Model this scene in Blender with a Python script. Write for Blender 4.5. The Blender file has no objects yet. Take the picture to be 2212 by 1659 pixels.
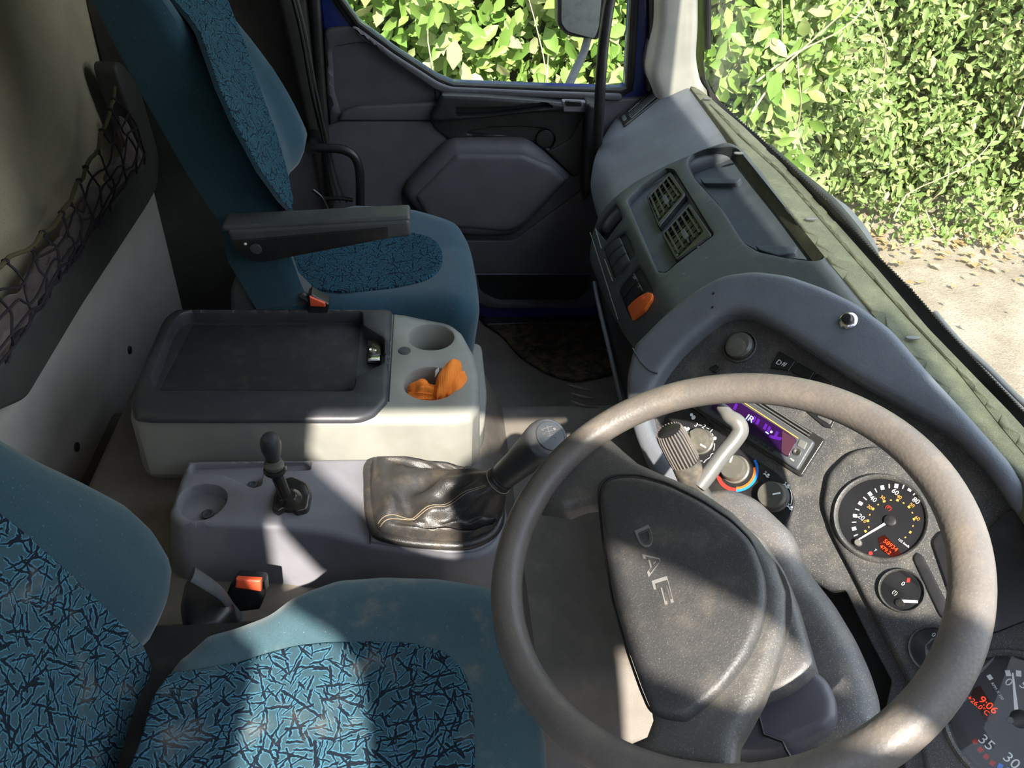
import bpy, math, random
import numpy as np
from mathutils import Vector, Matrix
from mathutils.geometry import delaunay_2d_cdt
random.seed(7); rng = np.random.RandomState(7)
SC = bpy.context.scene
COL = SC.collection

# ------------------------------------------------------------------ camera
FPX = 1638.6
PP = np.array([1106.0, 829.5])
CAM = np.array([0.0, 0.0, 1.38])
RW = np.array([[0.99319572, -0.01115291, 0.11592185],
               [-0.09762362, -0.62246907, 0.77653196],
               [0.06349718, -0.78256493, -0.6193224]])
cd = bpy.data.cameras.new('camera'); cam = bpy.data.objects.new('camera', cd); COL.objects.link(cam)
cd.sensor_width = 36; cd.lens = FPX / 2212 * 36; cd.clip_start = 0.02; cd.clip_end = 200
M = Matrix.Identity(4)
for i in range(3):
    M[i][0] = RW[i][0]; M[i][1] = -RW[i][1]; M[i][2] = -RW[i][2]; M[i][3] = CAM[i]
cam.matrix_world = M
SC.camera = cam
SC.view_settings.view_transform = 'Standard'; SC.view_settings.look = 'None'
SC.view_settings.gamma = 1.0; SC.view_settings.use_curve_mapping = False
SC.view_settings.exposure = 0.45

# ------------------------------------------------------------------ sky + sun
W = bpy.data.worlds.new('sky'); SC.world = W; W.use_nodes = True
wn = W.node_tree; wn.nodes.clear()
wo = wn.nodes.new('ShaderNodeOutputWorld'); wb = wn.nodes.new('ShaderNodeBackground')
wt = wn.nodes.new('ShaderNodeTexCoord'); ws = wn.nodes.new('ShaderNodeSeparateXYZ'); wr = wn.nodes.new('ShaderNodeValToRGB')
wn.links.new(wt.outputs['Generated'], ws.inputs[0]); wn.links.new(ws.outputs['Z'], wr.inputs[0])
wr.color_ramp.elements[0].color = (0.95, 0.97, 1.0, 1); wr.color_ramp.elements[1].color = (0.55, 0.68, 0.9, 1)
wn.links.new(wr.outputs[0], wb.inputs['Color']); wn.links.new(wb.outputs[0], wo.inputs[0])
wb.inputs['Strength'].default_value = 3.2
SUNV = Vector((-0.08 * math.cos(math.radians(44)), -math.cos(math.radians(44)), math.sin(math.radians(44)))).normalized()
sd = bpy.data.lights.new('sun', 'SUN'); sd.energy = 11.0; sd.angle = math.radians(0.7); sd.color = (1.0, 0.94, 0.84)
so = bpy.data.objects.new('sun', sd); COL.objects.link(so)
so.rotation_euler = SUNV.to_track_quat('Z', 'Y').to_euler(); so.location = (0, -3, 4)

# ------------------------------------------------------------------ materials
def nt(name):
    m = bpy.data.materials.new(name); m.use_nodes = True
    return m, m.node_tree, m.node_tree.nodes['Principled BSDF']
def nd(t, typ, **k):
    n = t.nodes.new('ShaderNode' + typ)
    for a, b in k.items(): setattr(n, a, b)
    return n
def lk(t, a, b): t.links.new(a, b)
def mth(t, op, a, b=None, clamp=False):
    n = nd(t, 'Math', operation=op); n.use_clamp = clamp
    for i, v in enumerate((a, b)):
        if v is None: continue
        if isinstance(v, (int, float)): n.inputs[i].default_value = v
        else: lk(t, v, n.inputs[i])
    return n.outputs[0]
def ramp(t, fac, a, b, smooth=True):
    n = nd(t, 'MapRange'); n.interpolation_type = 'SMOOTHSTEP' if smooth else 'LINEAR'
    lk(t, fac, n.inputs[0]); n.inputs[1].default_value = a; n.inputs[2].default_value = b
    return n.outputs[0]
def mixc(t, fac, c1, c2):
    n = nd(t, 'Mix', data_type='RGBA')
    if isinstance(fac, (int, float)): n.inputs[0].default_value = fac
    else: lk(t, fac, n.inputs[0])
    for i, c in ((6, c1), (7, c2)):
        if isinstance(c, tuple): n.inputs[i].default_value = (*c[:3], 1)
        else: lk(t, c, n.inputs[i])
    return n.outputs[2]
def noise(t, vec, scale, detail=2.0, rough=0.5):
    n = nd(t, 'TexNoise'); n.inputs['Scale'].default_value = scale; n.inputs['Detail'].default_value = detail
    n.inputs['Roughness'].default_value = rough
    if vec is not None: lk(t, vec, n.inputs['Vector'])
    return n.outputs[0]
def ocoord(t):
    return nd(t, 'NewGeometry').outputs['Position']

def plastic(name, col, rough=0.5, grain=500, bump=0.15, dirt=0.25, dcol=(0.22, 0.18, 0.13), speck=0.0, metal=0.0, var=0.12, spec=0.5, dist=0.0006):
    m, t, b = nt(name); P_ = ocoord(t)
    c = tuple(col)
    v = noise(t, P_, 9, 4)
    base = mixc(t, ramp(t, v, 0.3, 0.7), tuple(x * (1 - var) for x in c), tuple(x * (1 + var) for x in c))
    if dirt > 0:
        d = noise(t, P_, 26, 6, 0.65)
        base = mixc(t, mth(t, 'MULTIPLY', ramp(t, d, 0.46, 0.75), dirt), base, dcol)
    if speck > 0:
        s = noise(t, P_, 1100, 1)
        base = mixc(t, mth(t, 'MULTIPLY', ramp(t, s, 0.62, 0.74), speck), base, (0.55, 0.5, 0.4))
    lk(t, base, b.inputs['Base Color'])
    rr = mth(t, 'MULTIPLY_ADD', noise(t, P_, 40, 4), 0.18)
    t.nodes[-1].inputs[2].default_value = rough - 0.09
    lk(t, rr, b.inputs['Roughness'])
    b.inputs['Metallic'].default_value = metal; b.inputs['Specular IOR Level'].default_value = spec
    if bump > 0:
        g = nd(t, 'TexVoronoi'); g.inputs['Scale'].default_value = grain; lk(t, P_, g.inputs['Vector'])
        bp = nd(t, 'Bump'); bp.inputs['Strength'].default_value = bump; bp.inputs['Distance'].default_value = dist
        lk(t, g.outputs['Distance'], bp.inputs['Height']); lk(t, bp.outputs[0], b.inputs['Normal'])
    return m
def plain(name, col, rough=0.4, emit=0.0, metal=0.0, coat=0.0, spec=0.5):
    m, t, b = nt(name)
    P_ = ocoord(t); v = noise(t, P_, 60, 3)
    lk(t, mixc(t, v, tuple(x * 0.9 for x in col), tuple(min(1, x * 1.1) for x in col)), b.inputs['Base Color'])
    b.inputs['Roughness'].default_value = rough; b.inputs['Metallic'].default_value = metal
    b.inputs['Coat Weight'].default_value = coat; b.inputs['Specular IOR Level'].default_value = spec
    if emit: b.inputs['Emission Color'].default_value = (*col, 1); b.inputs['Emission Strength'].default_value = emit
    return m
def glass(name, tint=(0.93, 0.97, 0.95), refl=0.06, haze=0.0):
    m = bpy.data.materials.new(name); m.use_nodes = True; t = m.node_tree; t.nodes.clear()
    o = nd(t, 'OutputMaterial'); mx = nd(t, 'MixShader'); tr = nd(t, 'BsdfTransparent'); gl = nd(t, 'BsdfGlossy')
    tr.inputs[0].default_value = (*tint, 1); gl.inputs['Roughness'].default_value = 0.02
    fr = nd(t, 'Fresnel'); fr.inputs[0].default_value = 1.45
    lk(t, mth(t, 'MULTIPLY', fr.outputs[0], refl * 14, True), mx.inputs[0]); lk(t, tr.outputs[0], mx.inputs[1]); lk(t, gl.outputs[0], mx.inputs[2])
    if haze:
        df = nd(t, 'BsdfDiffuse'); df.inputs[0].default_value = (0.8, 0.78, 0.7, 1); m2 = nd(t, 'MixShader')
        h = noise(t, ocoord(t), 7, 5, 0.6)
        lk(t, mth(t, 'MULTIPLY', ramp(t, h, 0.3, 0.8), haze), m2.inputs[0]); lk(t, mx.outputs[0], m2.inputs[1]); lk(t, df.outputs[0], m2.inputs[2])
        lk(t, m2.outputs[0], o.inputs[0])
    else: lk(t, mx.outputs[0], o.inputs[0])
    return m
def fabric(name, col, rough=0.9, dirt=0.0, weave=1500):
    m, t, b = nt(name); P_ = ocoord(t)
    f = noise(t, P_, weave, 2); g = noise(t, P_, 12, 4); h = noise(t, P_, 320, 2)
    c = mixc(t, ramp(t, f, 0.35, 0.65), tuple(x * 0.75 for x in col), tuple(x * 1.25 for x in col))
    c = mixc(t, mth(t, 'MULTIPLY', ramp(t, g, 0.35, 0.7), 0.35), c, tuple(x * 0.7 for x in col))
    c = mixc(t, mth(t, 'MULTIPLY', ramp(t, h, 0.66, 0.8), 0.25), c, (0.45, 0.45, 0.4))
    if dirt:
        d = noise(t, P_, 18, 6, 0.6); c = mixc(t, mth(t, 'MULTIPLY', ramp(t, d, 0.5, 0.75), dirt), c, (0.25, 0.21, 0.16))
    lk(t, c, b.inputs['Base Color']); b.inputs['Roughness'].default_value = rough
    b.inputs['Sheen Weight'].default_value = 0.25; b.inputs['Specular IOR Level'].default_value = 0.2
    bp = nd(t, 'Bump'); bp.inputs['Strength'].default_value = 0.3; bp.inputs['Distance'].default_value = 0.0006
    lk(t, f, bp.inputs['Height']); lk(t, bp.outputs[0], b.inputs['Normal'])
    return m
def sticks(name, mid, dark, light, scales=(26, 33, 42, 52, 64), wd=0.0008, wl=0.0011, dirt=0.0):
    m, t, b = nt(name); P_ = ocoord(t)
    uv = nd(t, 'UVMap').outputs[0]
    wob = nd(t, 'TexNoise'); wob.inputs['Scale'].default_value = 140; lk(t, uv, wob.inputs['Vector'])
    wv = nd(t, 'VectorMath', operation='MULTIPLY_ADD'); lk(t, wob.outputs['Color'], wv.inputs[0]); wv.inputs[1].default_value = (0.006,) * 3; lk(t, uv, wv.inputs[2])
    cur = None
    for k, s in enumerate(scales):
        of = nd(t, 'VectorMath', operation='ADD'); lk(t, wv.outputs[0], of.inputs[0]); of.inputs[1].default_value = (k * 3.17, k * 1.71, 0)
        vo = nd(t, 'TexVoronoi', voronoi_dimensions='2D'); vo.inputs['Scale'].default_value = s; lk(t, of.outputs[0], vo.inputs['Vector'])
        df = nd(t, 'VectorMath', operation='SUBTRACT'); lk(t, of.outputs[0], df.inputs[0]); lk(t, vo.outputs['Position'], df.inputs[1])
        sp = nd(t, 'SeparateXYZ'); lk(t, df.outputs[0], sp.inputs[0])
        sc = nd(t, 'SeparateColor'); lk(t, vo.outputs['Color'], sc.inputs[0])
        th = mth(t, 'MULTIPLY', sc.outputs[0], math.pi)
        cs, sn = mth(t, 'COSINE', th), mth(t, 'SINE', th)
        pe = mth(t, 'ABSOLUTE', mth(t, 'SUBTRACT', mth(t, 'MULTIPLY', sp.outputs[0], sn), mth(t, 'MULTIPLY', sp.outputs[1], cs)))
        al = mth(t, 'ABSOLUTE', mth(t, 'ADD', mth(t, 'MULTIPLY', sp.outputs[0], cs), mth(t, 'MULTIPLY', sp.outputs[1], sn)))
        lim = mth(t, 'MAXIMUM', mth(t, 'SUBTRACT', al, 0.7 / s), 0.0)
        wfac = mth(t, 'MULTIPLY_ADD', sc.outputs[1], -0.0011)  # random stroke width
        t.nodes[-1].inputs[2].default_value = 0.0004
        d = mth(t, 'ADD', mth(t, 'ADD', pe, lim), wfac)
        cur = d if cur is None else mth(t, 'MINIMUM', cur, d)
    isd = ramp(t, cur, wd, wd + 0.0005); isl = ramp(t, cur, wd + wl, wd + wl + 0.0008)
    fz = noise(t, P_, 1400, 2)
    md = mixc(t, fz, tuple(x * 0.6 for x in mid), tuple(x * 1.4 for x in mid))
    lt = mixc(t, fz, tuple(x * 0.8 for x in light), tuple(x * 1.2 for x in light))
    c = mixc(t, isl, lt, md); c = mixc(t, isd, dark, c)
    if dirt:
        d = noise(t, P_, 16, 6, 0.6); c = mixc(t, mth(t, 'MULTIPLY', ramp(t, d, 0.52, 0.75), dirt), c, (0.22, 0.2, 0.17))
    lk(t, c, b.inputs['Base Color']); b.inputs['Roughness'].default_value = 0.9; b.inputs['Specular IOR Level'].default_value = 0.15
    bp = nd(t, 'Bump'); bp.inputs['Strength'].default_value = 0.5; bp.inputs['Distance'].default_value = 0.001
    lk(t, isd, bp.inputs['Height']); lk(t, bp.outputs[0], b.inputs['Normal'])
    return m

TEAL = (0.017, 0.054, 0.080)
MT = dict(
    box=plastic('worn light grey plastic', (0.245, 0.24, 0.212), 0.5, 900, 0.1, 0.25, (0.22, 0.19, 0.14)),
    lid=plastic('dark charcoal plastic', (0.035, 0.036, 0.042), 0.42, 700, 0.15, 0.12),
    felt_black=plastic('black ribbed tray', (0.016, 0.016, 0.018), 0.75, 700, 0.3, 0.1),
    con=plastic('violet grey plastic', (0.185, 0.18, 0.20), 0.5, 800, 0.12, 0.10, (0.3, 0.27, 0.22)),
    dash=plastic('blue grey dash plastic', (0.125, 0.132, 0.148), 0.52, 420, 0.35, 0.12, (0.25, 0.23, 0.2)),
    dashdark=plastic('dark dash plastic', (0.05, 0.056, 0.06), 0.5, 650, 0.25, 0.12),
    tray=plastic('dash tray plastic', (0.05, 0.062, 0.075), 0.6, 650, 0.2, 0.12),
    panel=plastic('dusty black instrument panel', (0.05, 0.05, 0.05), 0.5, 800, 0.15, 0.45, (0.17, 0.15, 0.12), 0.6),
    black=plastic('black plastic', (0.012, 0.012, 0.013), 0.38, 900, 0.08, 0.08),
    strip=plastic('olive grey felt strip', (0.095, 0.10, 0.06), 0.9, 1200, 0.5, 0.3, (0.25, 0.25, 0.14), 0.5),
    door=plastic('door trim grey', (0.085, 0.083, 0.095), 0.55, 700, 0.2, 0.1),
    doordark=plastic('door trim black', (0.014, 0.015, 0.016), 0.45, 800, 0.12, 0.06),
    pillar=plastic('cream pillar trim', (0.36, 0.34, 0.295), 0.6, 900, 0.1, 0.15, (0.4, 0.36, 0.3)),
    rubber=plastic('black rubber', (0.012, 0.012, 0.012), 0.6, 500, 0.1, 0.1),
    blue=plain('blue cab paint', (0.012, 0.02, 0.16), 0.25, coat=0.6),
    rim=plastic('worn steering wheel grip', (0.115, 0.1, 0.088), 0.48, 260, 0.35, 0.35, (0.24, 0.19, 0.14), 0.15),
    hub=plastic('dusty wheel centre', (0.075, 0.071, 0.066), 0.46, 420, 0.35, 0.4, (0.2, 0.17, 0.13), 0.3),
    pad=plastic('creased leather grain pad', (0.045, 0.044, 0.044), 0.52, 420, 0.5, 0.3, (0.18, 0.15, 0.12), 0.2, dist=0.0004),
    shroud=plastic('dusty column shroud', (0.095, 0.09, 0.09), 0.5, 800, 0.15, 0.5, (0.22, 0.18, 0.13), 0.6),
    shroud2=plastic('purple grey column shroud', (0.09, 0.085, 0.1), 0.45, 800, 0.1, 0.1),
    beige=plastic('beige painted metal', (0.42, 0.36, 0.26), 0.5, 500, 0.05, 0.3),
    leather=plastic('black creased leather', (0.03, 0.028, 0.027), 0.40, 600, 0.5, 0.4, (0.12, 0.09, 0.06), 0.1, dist=0.0004),
    gear=plastic('gear knob plastic', (0.035, 0.037, 0.04), 0.42, 900, 0.05, 0.1),
    gloss=plastic('glossy black plastic', (0.02, 0.02, 0.019), 0.16, 900, 0.03, 0.25, (0.14, 0.1, 0.06)),
    mat_floor=plastic('rubber floor mat', (0.15, 0.13, 0.11), 0.6, 420, 0.4, 0.35, (0.26, 0.21, 0.16)),
    cloth_wall=fabric('cab wall felt', (0.40, 0.38, 0.34), weave=900),
    cloth_up=fabric('cab upper curtain cloth', (0.46, 0.41, 0.28), weave=1000),
    ledge=plastic('dark ledge trim', (0.05, 0.05, 0.046), 0.6, 900, 0.1, 0.1),
    headliner=fabric('headliner', (0.42, 0.41, 0.38)),
    teal=fabric('teal seat cloth', TEAL, dirt=0.0, weave=1700),
    tealm=fabric('faded teal seat cloth', (0.024, 0.060, 0.080), weave=1700),
    teald=fabric('dusty teal seat cloth', (0.050, 0.098, 0.118), dirt=0.5, weave=1700),
    seatpat=sticks('teal stick pattern cloth', (0.018, 0.048, 0.066), (0.006, 0.012, 0.022), (0.026, 0.105, 0.16)),
    seatpat2=sticks('worn stick pattern cloth', (0.034, 0.072, 0.092), (0.008, 0.013, 0.022), (0.055, 0.165, 0.235), scales=(22, 28, 35, 45, 58), dirt=0.4),
    orange=plain('orange switch plastic', (0.75, 0.14, 0.02), 0.4),
    redbutton=plain('red buckle button', (0.72, 0.09, 0.03), 0.45),
    cloth=None,
    chrome=plain('brushed chrome', (0.75, 0.74, 0.7), 0.2, metal=1.0),
    ribbed=plastic('dusty dark ribbed grip', (0.06, 0.057, 0.05), 0.4, 900, 0.05, 0.7, (0.25, 0.2, 0.14)),
    silver=plastic('silver grey lever', (0.11, 0.11, 0.105), 0.42, 600, 0.1, 0.3, (0.2, 0.18, 0.15)),
    white=plain('white print', (0.85, 0.85, 0.82), 0.5),
    whitelit=plain('white needle', (0.9, 0.9, 0.88), 0.4),
    amber=plain('amber print', (0.75, 0.32, 0.06), 0.5),
    redp=plain('red print', (0.5, 0.03, 0.02), 0.5),
    bluep=plain('blue print', (0.02, 0.22, 0.75), 0.4),
    led=plain('red segment display', (1.0, 0.06, 0.01), 0.4, emit=1.0),
    ledbg=plain('display window', (0.035, 0.004, 0.003), 0.2),
    radiobg=plain('violet radio display', (0.015, 0.003, 0.03), 0.15, emit=0.05, coat=0.2),
    radiolit=plain('lit violet segments', (0.05, 0.006, 0.16), 0.3, emit=0.10),
    radiotxt=plain('lit radio letters', (0.25, 0.35, 1.0), 0.3, emit=1.3),
    radiored=plain('dusty maroon display end', (0.05, 0.018, 0.03), 0.3),
    dial=plain('gauge face', (0.012, 0.012, 0.014), 0.35),
    knob=plastic('dusty knob', (0.085, 0.08, 0.066), 0.35, 900, 0.05, 0.6, (0.25, 0.22, 0.16)),
    greyprint=plain('embossed letters', (0.13, 0.13, 0.13), 0.4),
    emboss=plain('embossed letter edge', (0.2, 0.19, 0.18), 0.35),
    net=plain('dark net cord', (0.02, 0.015, 0.022), 0.8),
    rope=plain('olive elastic rope', (0.10, 0.085, 0.04), 0.8),
    pink=fabric('brown blanket', (0.15, 0.115, 0.11)),
    belt=plain('seat belt webbing', (0.02, 0.02, 0.019), 0.6),
    mirror=plastic('dusty mirror glass', (0.22, 0.23, 0.21), 0.4, 300, 0.2, 0.8, (0.12, 0.12, 0.1)),
    winglass=glass('windscreen glass', haze=0.17),
    doorglass=glass('door glass', haze=0.03),
    lens=glass('gauge lens', (0.95, 0.95, 0.95), 0.035),
    thread=plain('tan thread', (0.25, 0.19, 0.13), 0.8),
    wiper=plastic('wiper arm grey', (0.07, 0.075, 0.08), 0.7, 500, 0.1, 0.4),
)
def mk_orange():
    m, t, b = nt('orange ribbed cloth'); P_ = ocoord(t)
    w = nd(t, 'TexWave'); w.inputs['Scale'].default_value = 160; w.inputs['Distortion'].default_value = 3; lk(t, P_, w.inputs['Vector'])
    lk(t, mixc(t, w.outputs[1], (0.95, 0.17, 0.012), (1.0, 0.34, 0.04)), b.inputs['Base Color']); b.inputs['Roughness'].default_value = 0.85
    bp = nd(t, 'Bump'); bp.inputs['Strength'].default_value = 0.5; bp.inputs['Distance'].default_value = 0.001
    lk(t, w.outputs[1], bp.inputs['Height']); lk(t, bp.outputs[0], b.inputs['Normal']); return m
MT['cloth'] = mk_orange()
def mk_carpet():
    m, t, b = nt('muddy footwell carpet'); P_ = ocoord(t)
    a = noise(t, P_, 30, 8, 0.7); c = mixc(t, ramp(t, a, 0.38, 0.66), (0.012, 0.011, 0.009), (0.14, 0.10, 0.055))
    s = noise(t, P_, 190, 3); c = mixc(t, ramp(t, s, 0.64, 0.72), c, (0.3, 0.27, 0.2))
    lk(t, c, b.inputs['Base Color']); b.inputs['Roughness'].default_value = 0.7
    bp = nd(t, 'Bump'); bp.inputs['Strength'].default_value = 0.7; bp.inputs['Distance'].default_value = 0.006
    lk(t, a, bp.inputs['Height']); lk(t, bp.outputs[0], b.inputs['Normal']); return m
MT['carpet'] = mk_carpet()
def mk_ground():
    m, t, b = nt('dry gravel path'); P_ = ocoord(t)
    a = noise(t, P_, 3, 8, 0.7); v = nd(t, 'TexVoronoi'); v.inputs['Scale'].default_value = 28; lk(t, P_, v.inputs['Vector'])
    c = mixc(t, ramp(t, a, 0.3, 0.7), (0.27, 0.215, 0.155), (0.42, 0.355, 0.28)); n2 = noise(t, P_, 60, 5, 0.7)
    c = mixc(t, mth(t, 'MULTIPLY', ramp(t, n2, 0.5, 0.7), 0.6), c, (0.18, 0.13, 0.08))
    lk(t, c, b.inputs['Base Color']); b.inputs['Roughness'].default_value = 0.95
    bp = nd(t, 'Bump'); bp.inputs['Distance'].default_value = 0.02; lk(t, n2, bp.inputs['Height']); lk(t, bp.outputs[0], b.inputs['Normal']); return m
MT['ground'] = mk_ground()
def mk_leaf(name, c1, c2, c3):
    m = bpy.data.materials.new(name); m.use_nodes = True; t = m.node_tree; b = t.nodes['Principled BSDF']; o = t.nodes['Material Output']
    P_ = ocoord(t); rnd = nd(t, 'Attribute'); rnd.attribute_name = 'tint'
    c = mixc(t, ramp(t, rnd.outputs['Fac'], 0, 0.6, False), c1, c2); c = mixc(t, ramp(t, rnd.outputs['Fac'], 0.75, 1.0), c, c3)
    lk(t, c, b.inputs['Base Color']); b.inputs['Roughness'].default_value = 0.45; b.inputs['Specular IOR Level'].default_value = 0.4
    tl = nd(t, 'BsdfTranslucent'); lk(t, c, tl.inputs[0]); mx = nd(t, 'MixShader'); mx.inputs[0].default_value = 0.35
    lk(t, b.outputs[0], mx.inputs[1]); lk(t, tl.outputs[0], mx.inputs[2]); lk(t, mx.outputs[0], o.inputs[0]); return m
MT['leafbig'] = mk_leaf('broad bright leaves', (0.13, 0.25, 0.04), (0.27, 0.40, 0.09), (0.5, 0.5, 0.26))
MT['leafsmall'] = mk_leaf('small hedge leaves', (0.14, 0.22, 0.05), (0.28, 0.37, 0.12), (0.42, 0.40, 0.2))
MT['leafdry'] = mk_leaf('dry leaves', (0.3, 0.2, 0.09), (0.45, 0.33, 0.17), (0.6, 0.45, 0.28))
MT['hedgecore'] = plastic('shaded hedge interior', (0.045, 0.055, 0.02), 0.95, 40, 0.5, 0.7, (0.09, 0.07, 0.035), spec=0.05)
MT['twig'] = plain('dry twig', (0.42, 0.34, 0.22), 0.8)

# ------------------------------------------------------------------ helpers
def norm(v): v = np.asarray(v, float); return v / np.linalg.norm(v)
def ray(u, v): return RW @ np.array([u - PP[0], v - PP[1], FPX]) / FPX
def at(u, v, x=None, y=None, z=None, t=None):
    d = ray(u, v)
    if t is None:
        t = (y - CAM[1]) / d[1] if y is not None else ((z - CAM[2]) / d[2] if z is not None else (x - CAM[0]) / d[0])
    return CAM + d * t
def pix(X):
    c = RW.T @ (np.array(X, float) - CAM); return (c[0] / c[2] * FPX + PP[0], c[1] / c[2] * FPX + PP[1])
class Fr:
    def __init__(s, O, A, B):
        s.O = np.array(O, float); s.A = norm(A); s.B = norm(B); s.N = np.cross(s.A, s.B)
    def off(s, d): return Fr(s.O + s.N * d, s.A, s.B)
    def uv(s, u, v, dz=0.0, h=None):
        d = ray(u, v); z = dz
        for _ in range(1 if h is None else 14):
            t = ((s.O + s.N * z - CAM) @ s.N) / (d @ s.N); p = CAM + d * t - s.O
            a, b = p @ s.A, p @ s.B
            if h is not None: z = 0.5 * z + 0.5 * (dz + float(h(np.array([a]), np.array([b]))[0]))
        return a, b
    def W(s, a, b, z=0.0): return s.O + s.A * a + s.B * b + s.N * z
def FZ(z): return Fr((0, 0, z), (1, 0, 0), (0, 1, 0))
def FY(y): return Fr((0, y, 0), (1, 0, 0), (0, 0, 1))
def FX(x): return Fr((x, 0, 0), (0, 1, 0), (0, 0, 1))
def pln(O, al, be):
    a, b = math.radians(al), math.radians(be)
    return Fr(O, (math.sin(a), -math.cos(a), 0), (math.cos(a) * math.cos(b), math.sin(a) * math.cos(b), math.sin(b)))

def fillet(pts, f, n=5):
    P = [np.array(p[:2], float) for p in pts]; N = len(P); out = []
    fs = [(p[2] if len(p) > 2 else f) for p in pts]
    for i in range(N):
        p, a, b = P[i], P[i - 1], P[(i + 1) % N]
        la, lb = np.linalg.norm(a - p), np.linalg.norm(b - p)
        ra, rb = min(fs[i], la * 0.48), min(fs[i], lb * 0.48)
        if min(ra, rb) < 0.5: out.append(p); continue
        q0, q1 = p + (a - p) / la * ra, p + (b - p) / lb * rb
        for k in range(n):
            s = k / (n - 1); out.append((1 - s) ** 2 * q0 + 2 * s * (1 - s) * p + s * s * q1)
    return out
def dedupe(P, eps=1e-5):
    o = []
    for p in P:
        if not o or np.linalg.norm(p - o[-1]) > eps: o.append(p)
    while len(o) > 2 and np.linalg.norm(o[0] - o[-1]) < eps: o.pop()
    return np.array(o)
def resample(P, seg):
    o = []
    for i in range(len(P)):
        a, b = P[i], P[(i + 1) % len(P)]; n = max(1, int(math.ceil(np.linalg.norm(b - a) / seg)))
        for k in range(n): o.append(a + (b - a) * k / n)
    return dedupe(o)
def area(P): x, y = P[:, 0], P[:, 1]; return 0.5 * np.sum(x * np.roll(y, -1) - y * np.roll(x, -1))
def inside(P, Q):
    r = np.zeros(len(Q), bool); n = len(P); j = n - 1
    for i in range(n):
        xi, yi = P[i]; xj, yj = P[j]
        if yi != yj:
            c = ((yi > Q[:, 1]) != (yj > Q[:, 1])) & (Q[:, 0] < (xj - xi) * (Q[:, 1] - yi) / (yj - yi) + xi); r ^= c
        j = i
    return r
def dist(P, Q):
    A_ = P; B_ = np.roll(P, -1, 0); d = np.full(len(Q), 1e9)
    for a, b in zip(A_, B_):
        ab = b - a; t = np.clip(((Q - a) @ ab) / max(ab @ ab, 1e-14), 0, 1)
        d = np.minimum(d, np.linalg.norm(Q - (a + t[:, None] * ab), axis=1))
    return d
def ring(P, d):
    T = np.roll(P, -1, 0) - np.roll(P, 1, 0); L = np.linalg.norm(T, axis=1)[:, None]; T = T / np.maximum(L, 1e-9)
    return P + np.stack([-T[:, 1], T[:, 0]], 1) * d

def mkobj(name, V, F, mat, parent=None, uv=None, sharp=38, smooth=True):
    V = np.asarray(V, float)
    c = (V.min(0) + V.max(0)) / 2
    me = bpy.data.meshes.new(name); me.from_pydata([tuple(v) for v in (V - c)], [], F)
    me.validate()
    if uv is not None and len(me.loops) :
        l = me.uv_layers.new(name='UVMap'); vi = np.zeros(len(me.loops), int); me.loops.foreach_get('vertex_index', vi)
        l.data.foreach_set('uv', np.asarray(uv, float)[vi].ravel())
    if mat is not None: me.materials.append(mat)
    if smooth:
        me.polygons.foreach_set('use_smooth', [True] * len(me.polygons)); me.set_sharp_from_angle(angle=math.radians(sharp))
    me.update()
    o = bpy.data.objects.new(name, me); COL.objects.link(o)
    pl = Vector((0, 0, 0))
    if parent is not None:
        o.parent = parent; pl = wloc(parent)
    o.location = Vector(c) - pl
    return o
def wloc(o):
    v = Vector(o.location)
    while o.parent is not None: o = o.parent; v += Vector(o.location)
    return v
def tag(o, label=None, cat=None, group=None, kind=None):
    if label: o['label'] = label
    if cat: o['category'] = cat
    if group: o['group'] = group
    if kind: o['kind'] = kind
    return o
def thing(name, label, cat, loc, group=None):
    o = bpy.data.objects.new(name, None); COL.objects.link(o); o.location = tuple(loc); o.empty_display_size = 0.05
    return tag(o, label, cat, group)
def struct(name, loc):
    o = bpy.data.objects.new(name, None); COL.objects.link(o); o.location = tuple(loc); o['kind'] = 'structure'; return o

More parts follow.
